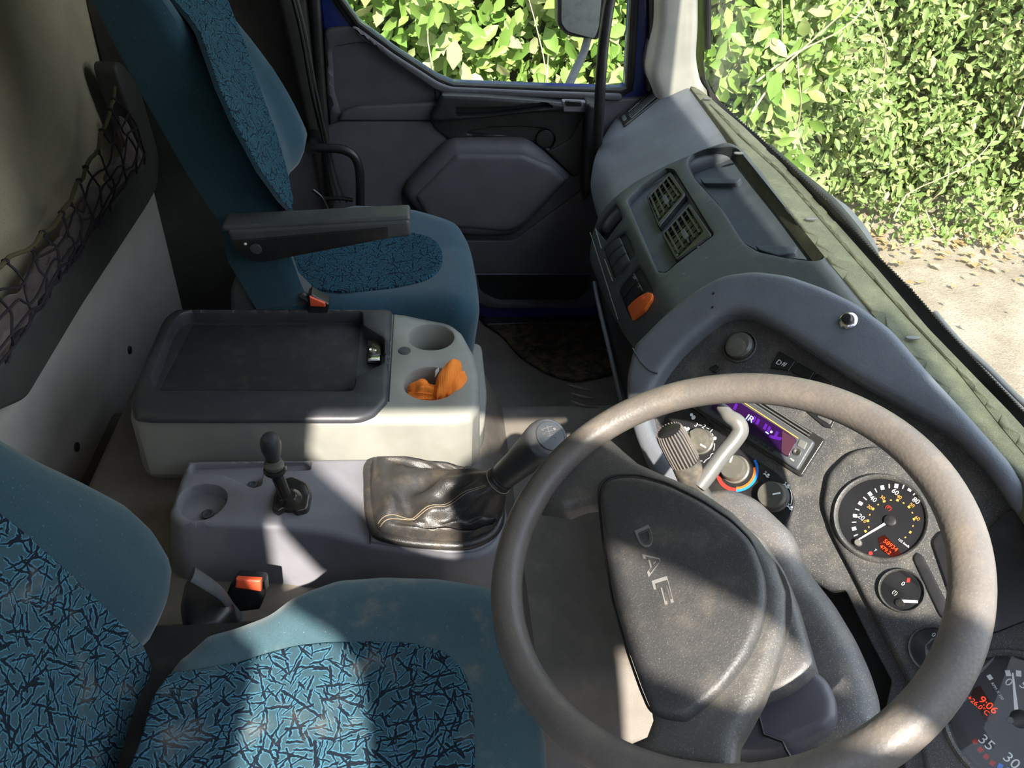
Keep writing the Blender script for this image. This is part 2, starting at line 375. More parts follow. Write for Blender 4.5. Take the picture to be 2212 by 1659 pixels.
def slab(name, fr, out, mat, parent=None, f=8, holes=(), th=0.01, r=0.002, dz=0.0, h=None, draft=0.0, seg=None, grid=None, loc=False, hr=0.0015, bottom=False, sharp=38, wallmat=None):
    """plate with rounded edge on frame fr; outline in picture points (or metres if loc); holes = (points, fillet, depth)"""
    def tl(pts, ff, l):
        if l: return dedupe(fillet(pts, ff))
        return dedupe([np.array(fr.uv(p[0], p[1], dz, h)) for p in fillet(pts, ff)])
    P = tl(out, f, loc)
    per = np.linalg.norm(np.roll(P, -1, 0) - P, axis=1).sum()
    seg = seg or per / 70
    P = resample(P, seg)
    if area(P) < 0: P = P[::-1]
    H = []
    for hp in holes:
        q = tl(hp[0], hp[1], loc); q = resample(q, max(seg * 0.6, 0.002))
        if area(q) < 0: q = q[::-1]
        H.append((q, hp[2]))
    pts = [P]; edges = []; n0 = len(P); edges += [(i, (i + 1) % n0) for i in range(n0)]
    for q, _ in H:
        m = len(q); edges += [(n0 + i, n0 + (i + 1) % m) for i in range(m)]; pts.append(q); n0 += m
    extra = []
    if r > 0:
        for ph in (18, 40, 65, 90):
            d = r * (1 - math.cos(math.radians(ph))); q = ring(P, d)
            q = q[inside(P, q)]
            if len(q): q = q[dist(P, q) > d * 0.93 ]; extra.append(q)
    if hr > 0:
        for q0, _ in H:
            q = ring(q0[::-1], hr); extra.append(q)
            extra.append(ring(q0[::-1], hr * 0.4))
    if h is not None or grid:
        g = grid or seg
        mn, mx = P.min(0), P.max(0)
        X, Y = np.meshgrid(np.arange(mn[0], mx[0], g), np.arange(mn[1], mx[1], g)); X[1::2] += g / 2
        q = np.stack([X.ravel(), Y.ravel()], 1); q = q[inside(P, q)]
        if len(q): extra.append(q[dist(P, q) > r + g * 0.35])
    if extra:
        E_ = np.concatenate(extra)
        E_ = E_[inside(P, E_)]
        for q0, _ in H:
            if len(E_):
                dq = dist(q0, E_); E_ = E_[(dq > hr * 0.35) & ~inside(q0, E_)] if hr > 0 else E_[(dq > seg * 0.2) & ~inside(q0, E_)]
        pts.append(E_)
    A_ = np.concatenate(pts)
    vs, es, fs, _, _, _ = delaunay_2d_cdt([Vector(p) for p in A_], edges, [], 0, 1e-7)
    V2 = np.array([[v.x, v.y] for v in vs]); T = np.array([list(x) for x in fs])
    cen = V2[T].mean(1)
    ok = inside(P, cen); cls = np.where(ok, 0, -1)
    for k, (q, _) in enumerate(H): cls[inside(q, cen) & ok] = k + 1
    dP = dist(P, V2)
    z = np.zeros(len(V2))
    if r > 0:
        c = np.clip(1 - dP / r, -1, 1); z -= np.where(dP < r, r * (1 - np.sqrt(np.clip(1 - c * c, 0, 1))), 0)
    if hr > 0:
        for q, _ in H:
            dq = dist(q, V2); c = np.clip(1 - dq / hr, -1, 1); z -= np.where(dq < hr, hr * (1 - np.sqrt(np.clip(1 - c * c, 0, 1))), 0)
    hh = h(V2[:, 0], V2[:, 1]) if h is not None else 0
    z = z + hh + dz
    verts = []; uvs = []; idx = {}; faces = []
    def vert(i, lay):
        key = (i, lay)
        if key not in idx:
            a, b = V2[i]
            if lay == 0: zz = z[i]
            elif lay > 0: zz = dz - H[lay - 1][1] + (hh[i] if h is not None else 0)
            else: zz = -1
            idx[key] = len(verts); verts.append(fr.W(a, b, zz)); uvs.append((a, b))
        return idx[key]
    cnt = {}
    for tri, c in zip(T, cls):
        if c < 0: continue
        if c > 0 and H[c - 1][1] <= 0: continue
        faces.append(tuple(vert(int(i), int(c)) for i in tri))
        for k in range(3):
            e = (int(tri[k]), int(tri[(k + 1) % 3])); cnt.setdefault((min(e), max(e)), []).append((e, int(c)))
    # walls
    n_top = len(faces)
    on_out = {}
    botv = {}
    cent = V2.mean(0)
    def bot(i):
        if i not in botv:
            a, b = V2[i]
            zz = dz - th + (hh[i] if (h is not None and th < 0.011) else 0)
            if draft:
                k = int(np.argmin(np.linalg.norm(P - V2[i], axis=1))); t_ = P[(k + 1) % len(P)] - P[k - 1]; t_ /= max(np.linalg.norm(t_), 1e-9)
                a, b = a + t_[1] * draft, b - t_[0] * draft
            botv[i] = len(verts); verts.append(fr.W(a, b, zz)); uvs.append((a, b))
        return botv[i]
    for (a, b), L in cnt.items():
        if len(L) == 1:
            (e, c) = L[0]
            if c == 0 and dP[e[0]] < 1e-6 and dP[e[1]] < 1e-6:
                faces.append((vert(e[1], 0), vert(e[0], 0), bot(e[0]), bot(e[1])))
        elif L[0][1] != L[1][1]:
            (e, c) = L[0] if L[0][1] == 0 else L[1]; k = (L[1] if L[0][1] == 0 else L[0])[1]
            faces.append((vert(e[1], 0), vert(e[0], 0), vert(e[0], k), vert(e[1], k)))
    # through holes
    for k, (q, dp) in enumerate(H):
        if dp <= 0:
            for (a, b), L in cnt.items():
                if len(L) == 1 and L[0][1] == 0:
                    e = L[0][0]
                    if not (dP[e[0]] < 1e-6 and dP[e[1]] < 1e-6) and dist(q, V2[[e[0]]])[0] < 1e-6 and dist(q, V2[[e[1]]])[0] < 1e-6:
                        faces.append((vert(e[1], 0), vert(e[0], 0), bot(e[0]), bot(e[1])))
    if bottom:
        for tri, c in zip(T, cls):
            if c == 0 or (c > 0 and H[c - 1][1] > 0): faces.append(tuple(bot(int(i)) for i in tri[::-1]))
    o_ = mkobj(name, verts, faces, mat, parent, uvs, sharp)
    if wallmat is not None:
        o_.data.materials.append(wallmat)
        for p_ in o_.data.polygons[n_top:]: p_.material_index = 1
    return o_

def tube(name, pts, rad, mat, parent=None, n=12, closed=False, caps=True, sub=0, flat=1.0):
    P = [np.array(p, float) for p in pts]
    R_ = list(rad) if hasattr(rad, '__len__') else [rad] * len(P)
    if sub:
        Q = []; RR = []
        N = len(P); rngs = range(N if closed else N - 1)
        for i in rngs:
            p0 = P[(i - 1) % N] if (closed or i > 0) else P[i]; p1 = P[i]; p2 = P[(i + 1) % N]; p3 = P[(i + 2) % N] if (closed or i + 2 < N) else P[(i + 1) % N]
            for k in range(sub):
                s = k / sub
                Q.append(0.5 * ((2 * p1) + (-p0 + p2) * s + (2 * p0 - 5 * p1 + 4 * p2 - p3) * s * s + (-p0 + 3 * p1 - 3 * p2 + p3) * s ** 3))
                RR.append(R_[i] * (1 - s) + R_[(i + 1) % N] * s)
        if not closed: Q.append(P[-1]); RR.append(R_[-1])
        P, R_ = Q, RR
    N = len(P); V = []; F = []
    T = [norm((P[(i + 1) % N] if (closed or i < N - 1) else P[i]) - (P[i - 1] if (closed or i > 0) else P[i])) for i in range(N)]
    u = norm(np.cross(T[0], (0, 0, 1) if abs(T[0][2]) < 0.9 else (1, 0, 0)))
    for i in range(N):
        u = norm(u - T[i] * (u @ T[i])); w = np.cross(T[i], u)
        for k in range(n):
            a = 2 * math.pi * k / n; V.append(P[i] + R_[i] * (math.cos(a) * u + flat * math.sin(a) * w))
    for i in range(N if closed else N - 1):
        for k in range(n):
            a, b = i * n + k, i * n + (k + 1) % n; c, d = ((i + 1) % N) * n + (k + 1) % n, ((i + 1) % N) * n + k
            F.append((a, b, c, d))
    if caps and not closed:
        F.append(tuple(range(n))[::-1]); F.append(tuple((N - 1) * n + k for k in range(n)))
    return mkobj(name, V, F, mat, parent)
def lathe(name, O, axis, prof, mat, parent=None, n=40, sx=1.0, ref=(0, 0, 1), sharp=35, flute=None):
    axis = norm(axis); ref = np.array(ref, float)
    if abs(axis @ norm(ref)) > 0.95: ref = np.array([1.0, 0, 0])
    u = norm(ref - axis * (ref @ axis)); w = np.cross(axis, u); V = []; F = []
    for (r, z) in prof:
        for k in range(n):
            a = 2 * math.pi * k / n; rr = r * (1 + (flute * (k % 2) if flute else 0))
            V.append(np.array(O) + axis * z + rr * (math.cos(a) * u * sx + math.sin(a) * w))
    for i in range(len(prof) - 1):
        for k in range(n):
            F.append((i * n + k, i * n + (k + 1) % n, (i + 1) * n + (k + 1) % n, (i + 1) * n + k))
    F.append(tuple(range(n))[::-1]); F.append(tuple((len(prof) - 1) * n + k for k in range(n)))
    return mkobj(name, V, F, mat, parent, sharp=sharp)
def disc(a, b, r, n=28, sx=1.0, sy=1.0):
    return [(a + r * sx * math.cos(2 * math.pi * k / n), b + r * sy * math.sin(2 * math.pi * k / n)) for k in range(n)]
_fonts = {}
def text(name, fr, s, p0, p1, mat, parent=None, dz=0.0005, hgt=None, ext=0.0003, h=None, bold=0.0):
    """lettering whose baseline runs between two picture points on frame fr"""
    a0, b0 = fr.uv(*p0, dz, h); a1, b1 = fr.uv(*p1, dz, h)
    cu = bpy.data.curves.new(name, 'FONT'); cu.body = s; cu.extrude = ext; cu.offset = bold; cu.resolution_u = 3
    tmp = bpy.data.objects.new('tmp', cu); COL.objects.link(tmp); bpy.context.view_layer.update()
    me0 = bpy.data.meshes.new_from_object(tmp.evaluated_get(bpy.context.evaluated_depsgraph_get()))
    V = np.array([v.co[:] for v in me0.vertices]); F = [tuple(p.vertices) for p in me0.polygons]
    bpy.data.objects.remove(tmp); bpy.data.meshes.remove(me0)
    V[:, 0] -= V[:, 0].min(); w = V[:, 0].max(); L = math.hypot(a1 - a0, b1 - b0); sx = L / w
    hh = V[:, 1].max() - min(0, V[:, 1].min()); sy = (hgt / hh) if hgt else sx
    ux, uy = (a1 - a0) / L, (b1 - b0) / L
    z0 = dz + (float(h(np.array([a0]), np.array([b0]))[0]) if h else 0)
    W_ = [fr.W(a0 + v[0] * sx * ux - v[1] * sy * uy, b0 + v[0] * sx * uy + v[1] * sy * ux, z0 + v[2]) for v in V]
    return mkobj(name, W_, F, mat, parent, smooth=False)
def bar(name, fr, p0, p1, w, mat, parent=None, th=0.0008, dz=0.0):
    a0, b0 = fr.uv(*p0, dz); a1, b1 = fr.uv(*p1, dz); d = norm((a1 - a0, b1 - b0)); n_ = np.array([-d[1], d[0]]) * w / 2
    q = [(a0 + n_[0], b0 + n_[1]), (a0 - n_[0], b0 - n_[1]), (a1 - n_[0], b1 - n_[1]), (a1 + n_[0], b1 + n_[1])]
    return slab(name, fr, q, mat, parent, f=0, th=th, r=0, dz=dz + th, loc=True)
def box3(lo, hi):
    x0, y0, z0 = lo; x1, y1, z1 = hi
    V = [(x, y, z) for x in (x0, x1) for y in (y0, y1) for z in (z0, z1)]
    F = [(0, 1, 3, 2), (4, 6, 7, 5), (0, 4, 5, 1), (2, 3, 7, 6), (0, 2, 6, 4), (1, 5, 7, 3)]
    return V, F
def boxes(name, lst, mat, parent=None):
    V = []; F = []
    for lo, hi in lst:
        v, f = box3(lo, hi); k = len(V); V += v; F += [tuple(i + k for i in q) for q in f]
    return mkobj(name, V, F, mat, parent, smooth=False)
def sstep(x, a, b):
    t = np.clip((x - a) / (b - a), 0, 1); return t * t * (3 - 2 * t)

# ================================================================== THE CAB SHELL
# floor with the engine hump
def floor_z(x, y):
    hump = 0.30 * (1 - sstep(x, 0.10, 0.27)) * sstep(x, -0.72, -0.62)
    low = 0.12 * (1 - sstep(x, 0.62, 0.75))
    side = (1 - sstep(y, 1.47, 1.62)) * sstep(y, 0.60, 0.76)
    return np.maximum(np.maximum(hump, low) * side, 0.10 * (1 - sstep(x, -0.74, -0.5)) * side)
def grid_mesh(name, xs, ys, zf, mat, parent=None):
    X, Y = np.meshgrid(xs, ys); Z = zf(X, Y); nx = len(xs)
    V = np.stack([X.ravel(), Y.ravel(), Z.ravel()], 1)
    F = [(j * nx + i, j * nx + i + 1, (j + 1) * nx + i + 1, (j + 1) * nx + i) for j in range(len(ys) - 1) for i in range(nx - 1)]
    return mkobj(name, V, F, mat, parent, uv=V[:, :2])
fl = grid_mesh('floor', np.linspace(-0.78, 0.84, 110), np.linspace(-0.10, 2.10, 130), floor_z, MT['mat_floor']); fl['kind'] = 'structure'
FC = FZ(0.012)
slab('carpet', FC, [(1040, 693), (1290, 688), (1345, 800, 20), (1320, 806), (1240, 822, 20), (1180, 803, 20), (1120, 765, 20), (1085, 722, 20)], MT['carpet'], fl, th=0.01, r=0.004)
for a, b, c in (((1225, 830), (1248, 838), (1276, 843)), ((1232, 849), (1255, 857), (1283, 861)), ((1233, 866), (1258, 876), (1290, 880)), ((1250, 905), (1262, 908), (1280, 912))):
    tube('mat_rib', [at(*p, z=0.118) for p in (a, b, c)], [0.002, 0.005, 0.002], MT['mat_floor'], fl, sub=5)

# rear wall: felt panel, ledge, curtain cloth above
BX = FX(-0.75)
wbk = struct('wall_back', (-0.75, 1.0, 0))
slab('felt_panel', BX, [(-0.1, -0.02), (2.12, -0.02), (2.12, 0.46), (-0.1, 0.46)], MT['cloth_wall'], wbk, f=0, th=0.02, loc=True, r=0)
def fold(a, b):
    return 0.03 * np.exp(-((a - 1.75 - (b - 0.7) * 0.5) / 0.10) ** 2) + 0.02 * np.exp(-((a - 1.45 - (b - 0.7) * 0.8) / 0.13) ** 2) + 0.006 * np.sin(a * 23 + b * 9)
slab('curtain_cloth', FX(-0.80), [(-0.1, 0.42), (2.14, 0.42), (2.14, 1.66), (-0.1, 1.66)], MT['cloth_up'], wbk, f=0, th=0.02, loc=True, r=0, h=fold, grid=0.03)
# ledge strip at the top of the felt panel, turning up in the corner
LX = FX(-0.715)
slab('ledge', LX, [(-120, 940), (-120, 865), (0, 792), (160, 560), (262, 415), (318, 345), (262, 190), (248, 140), (262, 130), (300, 180), (345, 330), (342, 405), (320, 445), (180, 660), (60, 862)], MT['ledge'], wbk, f=18, th=0.05, r=0.008)
for p in ((279, 756), (165, 966)):
    a, b = BX.uv(*p); c = slab('trim_clip', BX, disc(a, b, 0.0105), MT['black'], wbk, f=0, th=0.004, dz=0.004, r=0.002, loc=True)
# left (passenger) side behind the door, door pillar
wl = struct('wall_left', (-0.5, 2.08, 0))
slab('side_panel', FY(2.10), [(-0.80, -0.02), (-0.24, -0.02), (-0.20, 0.45), (-0.215, 1.66), (-0.80, 1.66)], MT['ledge'], wl, f=0, th=0.05, loc=True, r=0.004)
slab('pillar_cover', FY(2.04), [(640, 0), (662, -10), (700, 300), (724, 470), (700, 480), (668, 300), (600, 0), (560, -60), (640, -60)], MT['ledge'], wl, f=10, th=0.05, r=0.012)
slab('rubber_seal', FY(2.035), [(664, -60), (686, -60), (700, 170), (722, 450), (705, 455), (684, 220)], MT['rubber'], wl, f=6, th=0.03, r=0.008)
# front bulkhead, driver side and roof (close the cab around the view)
wf = boxes('wall_front', [((0.80, -0.06, -0.02), (0.83, 2.12, 0.70))], MT['blue']); wf['kind'] = 'structure'
ce = slab('ceiling', Fr((0, 0, 1.60), (0, 1, 0), (1, 0, 0)), [(-0.10, -0.80), (2.12, -0.80), (2.12, 0.58), (-0.10, 0.58)], MT['headliner'], None, f=0, th=0.04, loc=True, r=0.0, bottom=True); ce['kind'] = 'structure'
wrr = boxes('wall_right', [((-0.80, -0.13, -0.02), (-0.62, -0.08, 1.6)), ((-0.62, -0.13, -0.06), (0.82, -0.08, -0.02)), ((0.72, -0.13, -0.02), (0.82, -0.08, 0.72)), ((-0.42, -0.13, 1.625), (0.56, -0.08, 1.66))], MT['blue']); wrr['kind'] = 'structure'
tp_ = slab('trim_4', FY(-0.12), [(0.47, 1.655), (0.55, 1.655), (0.566, 1.587), (0.594, 1.517), (0.618, 1.459), (0.76, 1.08), (0.80, 0.72), (0.70, 0.72), (0.67, 1.08), (0.545, 1.45)], MT['pillar'], None, f=0.01, th=0.04, r=0.01, loc=True); tp_['kind'] = 'structure'
# added unseen panel behind the viewer, holes cut to cast the viewer's shadow
SH = 0.58; TZ = math.tan(math.radians(44))
def sh(L): return [(x - 0.08 * SH, z + SH * TZ) for x, z in L]
d2 = slab('shadow_panel', FY(-0.12 - SH), sh([(-0.80, 0.62), (0.62, 0.62), (0.62, 1.76), (-0.80, 1.76)]), MT['blue'], None, f=0.04, th=0.02, r=0.004, loc=True, bottom=True, hr=0.002, seg=0.02, holes=[
    (sh([(-0.27, 1.71), (-0.29, 1.57), (-0.304, 1.5), (-0.27, 1.455), (-0.18, 1.363), (-0.146, 1.327), (-0.10, 1.29), (-0.06, 1.272), (-0.02, 1.262), (-0.025, 1.33), (-0.045, 1.40), (-0.02, 1.46), (0.03, 1.50), (0.10, 1.515), (0.15, 1.50), (0.20, 1.45), (0.25, 1.41), (0.29, 1.34), (0.37, 1.31), (0.44, 1.25), (0.50, 1.207), (0.58, 1.2), (0.60, 1.71)]), 0.03, -1),
    (sh([(0.14, 1.365), (0.2, 1.33), (0.257, 1.29), (0.316, 1.225), (0.335, 1.21), (0.37, 1.165), (0.286, 1.173), (0.22, 1.18), (0.158, 1.205)]), 0.015, -1),
    (sh([(-0.328, 1.37), (-0.325, 1.23), (-0.30, 1.18), (-0.265, 1.15), (-0.26, 1.08), (-0.255, 1.02), (-0.25, 0.88), (-0.09, 0.88), (-0.107, 1.018), (-0.119, 1.073), (-0.139, 1.131), (-0.175, 1.18), (-0.25, 1.235)]), 0.01, -1),
    (sh([(0.285, 0.98), (0.36, 0.98), (0.36, 0.74), (0.30, 0.74)]), 0.01, -1)])
d2['kind'] = 'structure'

# ------------------------------------------------------------------ windscreen
WG = Fr((0.752, 0, 0.80), (0, -1, 0), (-0.24, 0, 0.97))
def wl_(u, v): return WG.uv(u, v)
ws_ = struct('window_1', (0.75, 1.0, 0.8))
a1, b1 = WG.uv(1512, 130); a2, b2 = WG.uv(1519, -10); a3, b3 = WG.uv(1522, 186)
slab('windscreen_glass', WG, [(0.03, -0.03), (a3, -0.03), (a3 , b3), (a1, b1), (a2, b2), (a2 - 0.0, 0.83), (0.03, 0.83)], MT['winglass'], ws_, f=0, th=0.004, r=0, loc=True)
up = [(1524, -30), (1521, 60), (1519, 130), (1524, 172), (1537, 198), (1560, 226), (1594, 258), (1625, 284), (1694, 347), (1785, 434), (1893, 553), (1965, 625), (2038, 708), (2146, 824), (2230, 912)]
dn = [(2250, 965), (2175, 890), (2110, 824), (2001, 712), (1893, 586), (1777, 456), (1690, 360), (1599, 272), (1556, 235), (1524, 206), (1508, 178), (1502, 130), (1504, 60), (1506, -30)]
tp = []
U = resample(np.array(up, float), 5)[:]
U = np.array([p for p in U if True]); 
acc = [np.array(up[0], float)]
for i in range(len(up) - 1):
    a, b = np.array(up[i], float), np.array(up[i + 1], float); n = int(np.linalg.norm(b - a) / 3.2)
    d = norm(b - a); nn_ = np.array([d[1], -d[0]])
    for k in range(1, n + 1): acc.append(a + (b - a) * k / n + (nn_ * 3.0 if (k % 2 and i >= 5) else 0))
slab('ceramic_band', WG.off(0.003), [tuple(p) for p in acc] + dn, MT['black'], ws_, f=0, th=0.002, r=0, seg=0.02)
slab('roof_seal', WG.off(0.003), [(0.03, 0.76), (-1.95, 0.76), (-1.95, 0.84), (0.03, 0.84)], MT['rubber'], ws_, f=0, th=0.01, r=0.003, loc=True)
# cream pillar trim between windscreen and door, with the black clip rail at its edge
tr = slab('trim_1', FY(1.975), [(1428, -330), (1512, -330), (1512, 60), (1507, 130), (1518, 186), (1548, 215), (1520, 300), (1440, 260), (1404, 165), (1424, 60)], MT['pillar'], None, f=20, th=0.10, r=0.022, grid=0.02); tr['kind'] = 'structure'
sl = struct('trim_2', (0.70, 2.02, 1.0))
slab('door_seal', FY(2.035), [(1403, -330), (1432, -330), (1428, 60), (1420, 200), (1398, 200), (1405, 60)], MT['rubber'], sl, f=8, th=0.05, r=0.009)
slab('door_seal', FY(2.032), [(1412, -330), (1420, -330), (1416, 60), (1410, 200), (1402, 200), (1408, 60)], MT['rubber'], sl, f=3, th=0.02, r=0.005)
cr_ = slab('clip_rail', WG.off(0.006), [(1514, -30), (1526, -30), (1526, 108), (1518, 110), (1518, 60), (1512, 58)], MT['black'], sl, f=1, th=0.012, r=0.001)

# ------------------------------------------------------------------ passenger door
D = FY(2.07)
dr = struct('door_1', (0.2, 2.07, 0.0))
wa, wb_ = D.uv(735, 0); wc, wd_ = D.uv(1362, 0)
def dl(pts): return [tuple(D.uv(*p)) for p in pts]
win = dl([(1352, 188), (1340, 193), (1160, 188), (980, 181), (945, 167), (850, 105), (775, 48), (740, 0)])
win = [(x, y, 0.015) for x, y in win] + [(wa - 0.03, 1.02, 0.03), (wa - 0.03, 1.40, 0.04), (wc - 0.09, 1.40, 0.04), (wc - 0.0, wd_, 0.02)]
lo = D.uv(688, 0)
fr_out = [(-0.235, -0.01), (-0.215, 0.3), (lo[0] , lo[1]), (lo[0] - 0.01, 1.45), (0.56, 1.45), (0.645, 0.98), (0.655, 0.70), (0.64, -0.01)]
slab('door_frame', D, fr_out, MT['blue'], dr, f=0.05, holes=[(win, 0.03, -1)], th=0.04, r=0.008, loc=True, hr=0.004)
def offs(pts, d):
    P_ = np.array([p[:2] for p in pts]); P_ = dedupe(fillet([(*p, 0.03) for p in P_], 0.03)); 
    if area(P_) < 0: P_ = P_[::-1]
    return ring(resample(P_, 0.02), d)
wo_ = offs(win, -0.022); wi_ = offs(win, 0.002)
slab('window_seal', D.off(0.006), [tuple(p) for p in wo_], MT['rubber'], dr, f=0, holes=[([tuple(p) for p in wi_], 0, -1)], th=0.012, r=0.005, loc=True, hr=0.004)
wo2 = offs(win, -0.010)
slab('window_seal', D.off(0.012), [tuple(p) for p in wo2], MT['rubber'], dr, f=0, holes=[([tuple(p) for p in wi_], 0, -1)], th=0.01, r=0.004, loc=True, hr=0.003)
slab('window_glass', D.off(-0.02), [tuple(p) for p in offs(win, -0.008)], MT['doorglass'], dr, f=0, th=0.004, r=0, loc=True)
DT = D.off(0.012)
trim = slab('trim_panel', DT, [(700, 62, 14), (757, 57, 16), (838, 122), (905, 168), (958, 196, 20), (1010, 203), (1290, 216), (1420, 210, 8), (1440, 470), (1420, 592), (1040, 593), (560, 590), (640, 470), (735, 470), (716, 300), (704, 180)], MT['door'], dr, f=25, th=0.02, r=0.007, hr=0.01,
     holes=[([(716, 104, 14), (790, 92, 14), (938, 190, 12), (940, 222, 8), (770, 230), (735, 246, 5), (722, 200)], 10, 0.011)])
slab('sill_ledge', DT, [(738, 243), (770, 231), (945, 222), (950, 262, 10), (730, 262)], MT['door'], dr, f=5, th=0.01, dz=0.016, r=0.007)
slab('waist_rail', DT, [(757, 60), (768, 58), (850, 118), (948, 180), (975, 190), (1160, 198), (1345, 204), (1345, 219), (1160, 212), (970, 206), (940, 195), (840, 128)], MT['door'], dr, f=8, th=0.01, dz=0.014, r=0.006)
slab('lower_trim', DT, [(640, 300), (735, 262), (940, 262, 10), (975, 305, 20), (870, 402, 20), (868, 470), (990, 520), (1110, 520), (1300, 380, 10), (1420, 380), (1420, 592), (560, 592)], MT['door'], dr, f=12, th=0.01, dz=0.010, r=0.006)
# black armrest / pull
ar = slab('armrest_panel', DT, [(955, 203, 4), (1150, 212), (1270, 219, 5), (1268, 335), (1258, 372, 10), (1238, 384, 6), (1180, 328), (1165, 308), (1110, 296), (1020, 296), (975, 306, 8), (942, 282), (928, 262, 6), (940, 232)], MT['doordark'], dr, f=10, th=0.012, dz=0.018, r=0.006, hr=0.008,
     holes=[([(1005, 306 - 18), (1060, 277), (1130, 275), (1185, 280), (1200, 300, 8), (1190, 322, 6), (1176, 318), (1150, 300)], 10, 0.012)])
slab('pull_ledge', DT, [(930, 252, 3), (940, 236), (955, 206, 3), (1050, 210), (1160, 218), (1222, 224, 6), (1222, 242, 3), (1140, 246), (1040, 258), (932, 266, 3)], MT['doordark'], ar, f=10, th=0.03, dz=0.045, r=0.010, hr=0.004,
     holes=[([(985, 234, 2), (1100, 232), (1180, 222, 8), (1196, 232, 5), (1120, 241), (1060, 249), (986, 251, 2)], 5, 0.03)])
slab('ledge_trim', DT, [(1215, 219), (1268, 221), (1266, 243), (1218, 242)], MT['con'], ar, f=3, th=0.02, dz=0.046, r=0.003)
sw = slab('window_switch', DT, [(1222, 219), (1257, 221), (1256, 230), (1223, 229)], MT['black'], ar, f=2, th=0.01, dz=0.052, r=0.002)
slab('switch_rocker', DT, [(1227, 218), (1253, 220), (1252, 226), (1228, 225)], MT['gloss'], sw, f=2, th=0.005, dz=0.056, r=0.002)
a, b = DT.uv(1178, 300, 0.02)
slab('speaker', DT, disc(a, b, 0.024), MT['black'], ar, f=0, th=0.01, dz=0.0195, r=0.001, loc=True)
slab('speaker_ring', DT, disc(a, b, 0.019), MT['doordark'], ar, f=0, th=0.01, dz=0.0205, r=0.001, loc=True)
slab('side_post', DT, [(1232, 300, 4), (1268, 232), (1272, 222), (1300, 222), (1296, 470), (1262, 372), (1240, 384), (1182, 328), (1200, 318)], MT['doordark'], dr, f=6, th=0.012, dz=0.022, r=0.006)
# bulged storage pocket
slab('door_pocket', DT, [(871, 430, 10), (874, 405, 14), (958, 318), (980, 306, 10), (1140, 309, 14), (1168, 328), (1236, 388, 5), (1226, 402, 10), (1132, 502, 22), (1100, 518, 15), (1010, 518), (930, 500)], MT['door'], dr, f=12, th=0.06, dz=0.050, r=0.035, grid=0.012)
slab('pocket_step', DT, [(895, 425, 8), (985, 332, 8), (1130, 334, 8), (1195, 362, 6), (1225, 392), (1130, 490, 15), (1100, 504, 10), (930, 490)], MT['door'], dr, f=8, th=0.02, dz=0.058, r=0.016, grid=0.02)
# bottom bin
slab('step_bin', DT, [(1000, 592), (1290, 592), (1290, 660), (1268, 668, 20), (1060, 668, 20), (1020, 650)], MT['door'], dr, f=6, th=0.03, dz=0.014, r=0.006, hr=0.004,
     holes=[([(1030, 595, 2), (1278, 595, 2), (1278, 636, 15), (1248, 656, 15), (1075, 656, 15), (1038, 636, 10)], 8, 0.03)])
slab('bin_lining', DT, [(1030, 596), (1278, 596), (1278, 636, 15), (1248, 654, 15), (1075, 654, 15), (1038, 636, 10)], MT['doordark'], dr, f=5, th=0.003, dz=-0.010, r=0)
slab('blue_sill', D, [(1000, 655), (1300, 655), (1290, 676), (1265, 686, 15), (1060, 690, 15), (1020, 680)], MT['blue'], dr, f=6, th=0.03, dz=0.008, r=0.006)
sill = slab('trim_3', FZ(0.015), [(1030, 676), (1330, 668), (1310, 692), (1050, 700)], MT['black'], None, f=4, th=0.012, r=0.004); sill['kind'] = 'structure'

# ------------------------------------------------------------------ seat belt and grab bars on the passenger side
t = thing('seat_belt', 'black webbing seat belt hanging beside the far passenger seat back', 'seat belt', at(700, 300, y=2.0))
for k, (dx, yy) in enumerate(((0, 1.985), (7, 1.99), (-6, 1.995))):
    pl_ = [at(620 + dx, -60, y=yy), at(652 + dx, 60, y=yy), at(676 + dx, 190, y=yy), at(700 + dx, 300, y=yy - 0.005 * k), at(722 + dx * 1.5, 400, y=yy), at(735 + dx * 2, 436, y=yy)]
    tube('webbing', pl_, 0.010, MT['belt'], t, n=8, sub=5, flat=0.18)
tube('anchor_bracket', [at(700, 428, y=1.98), at(735, 428, y=1.98), at(762, 432, y=1.98)], 0.006, MT['gloss'], t)
t = thing('grab_bar', 'short black curved grab bar low beside the far seat back', 'grab handle', at(770, 430, y=1.96))
tube('rail', [at(p[0], p[1], y=1.96) for p in ((672, 318), (700, 320), (735, 322), (762, 334), (775, 360), (778, 400), (778, 440), (778, 480))], 0.012, MT['black'], t, sub=4)
a = at(672, 318, y=1.96); lathe('mount', a + np.array([0, 0.0, 0]), (0, 1, 0), [(0.016, -0.01), (0.018, 0.02), (0.018, 0.08)], MT['black'], t, n=20)
t = thing('grab_bar', 'long black vertical grab handle in front of the passenger door window', 'grab handle', at(1290, 330, y=1.94))
tube('rail', [at(p[0], p[1], y=yy) for p, yy in (((1345, -150), 1.97), ((1335, -60), 1.955), ((1318, 0), 1.94), ((1308, 60), 1.93), ((1301, 120), 1.93), ((1296, 200), 1.93), ((1293, 270), 1.94), ((1289, 320), 1.96), ((1284, 380), 1.99))], 0.0135, MT['black'], t, sub=5, n=14)
slab('foot', FY(1.99), [(1268, 222), (1300, 228), (1304, 300), (1290, 400), (1262, 440), (1258, 400)], MT['doordark'], t, f=8, th=0.05, r=0.012)

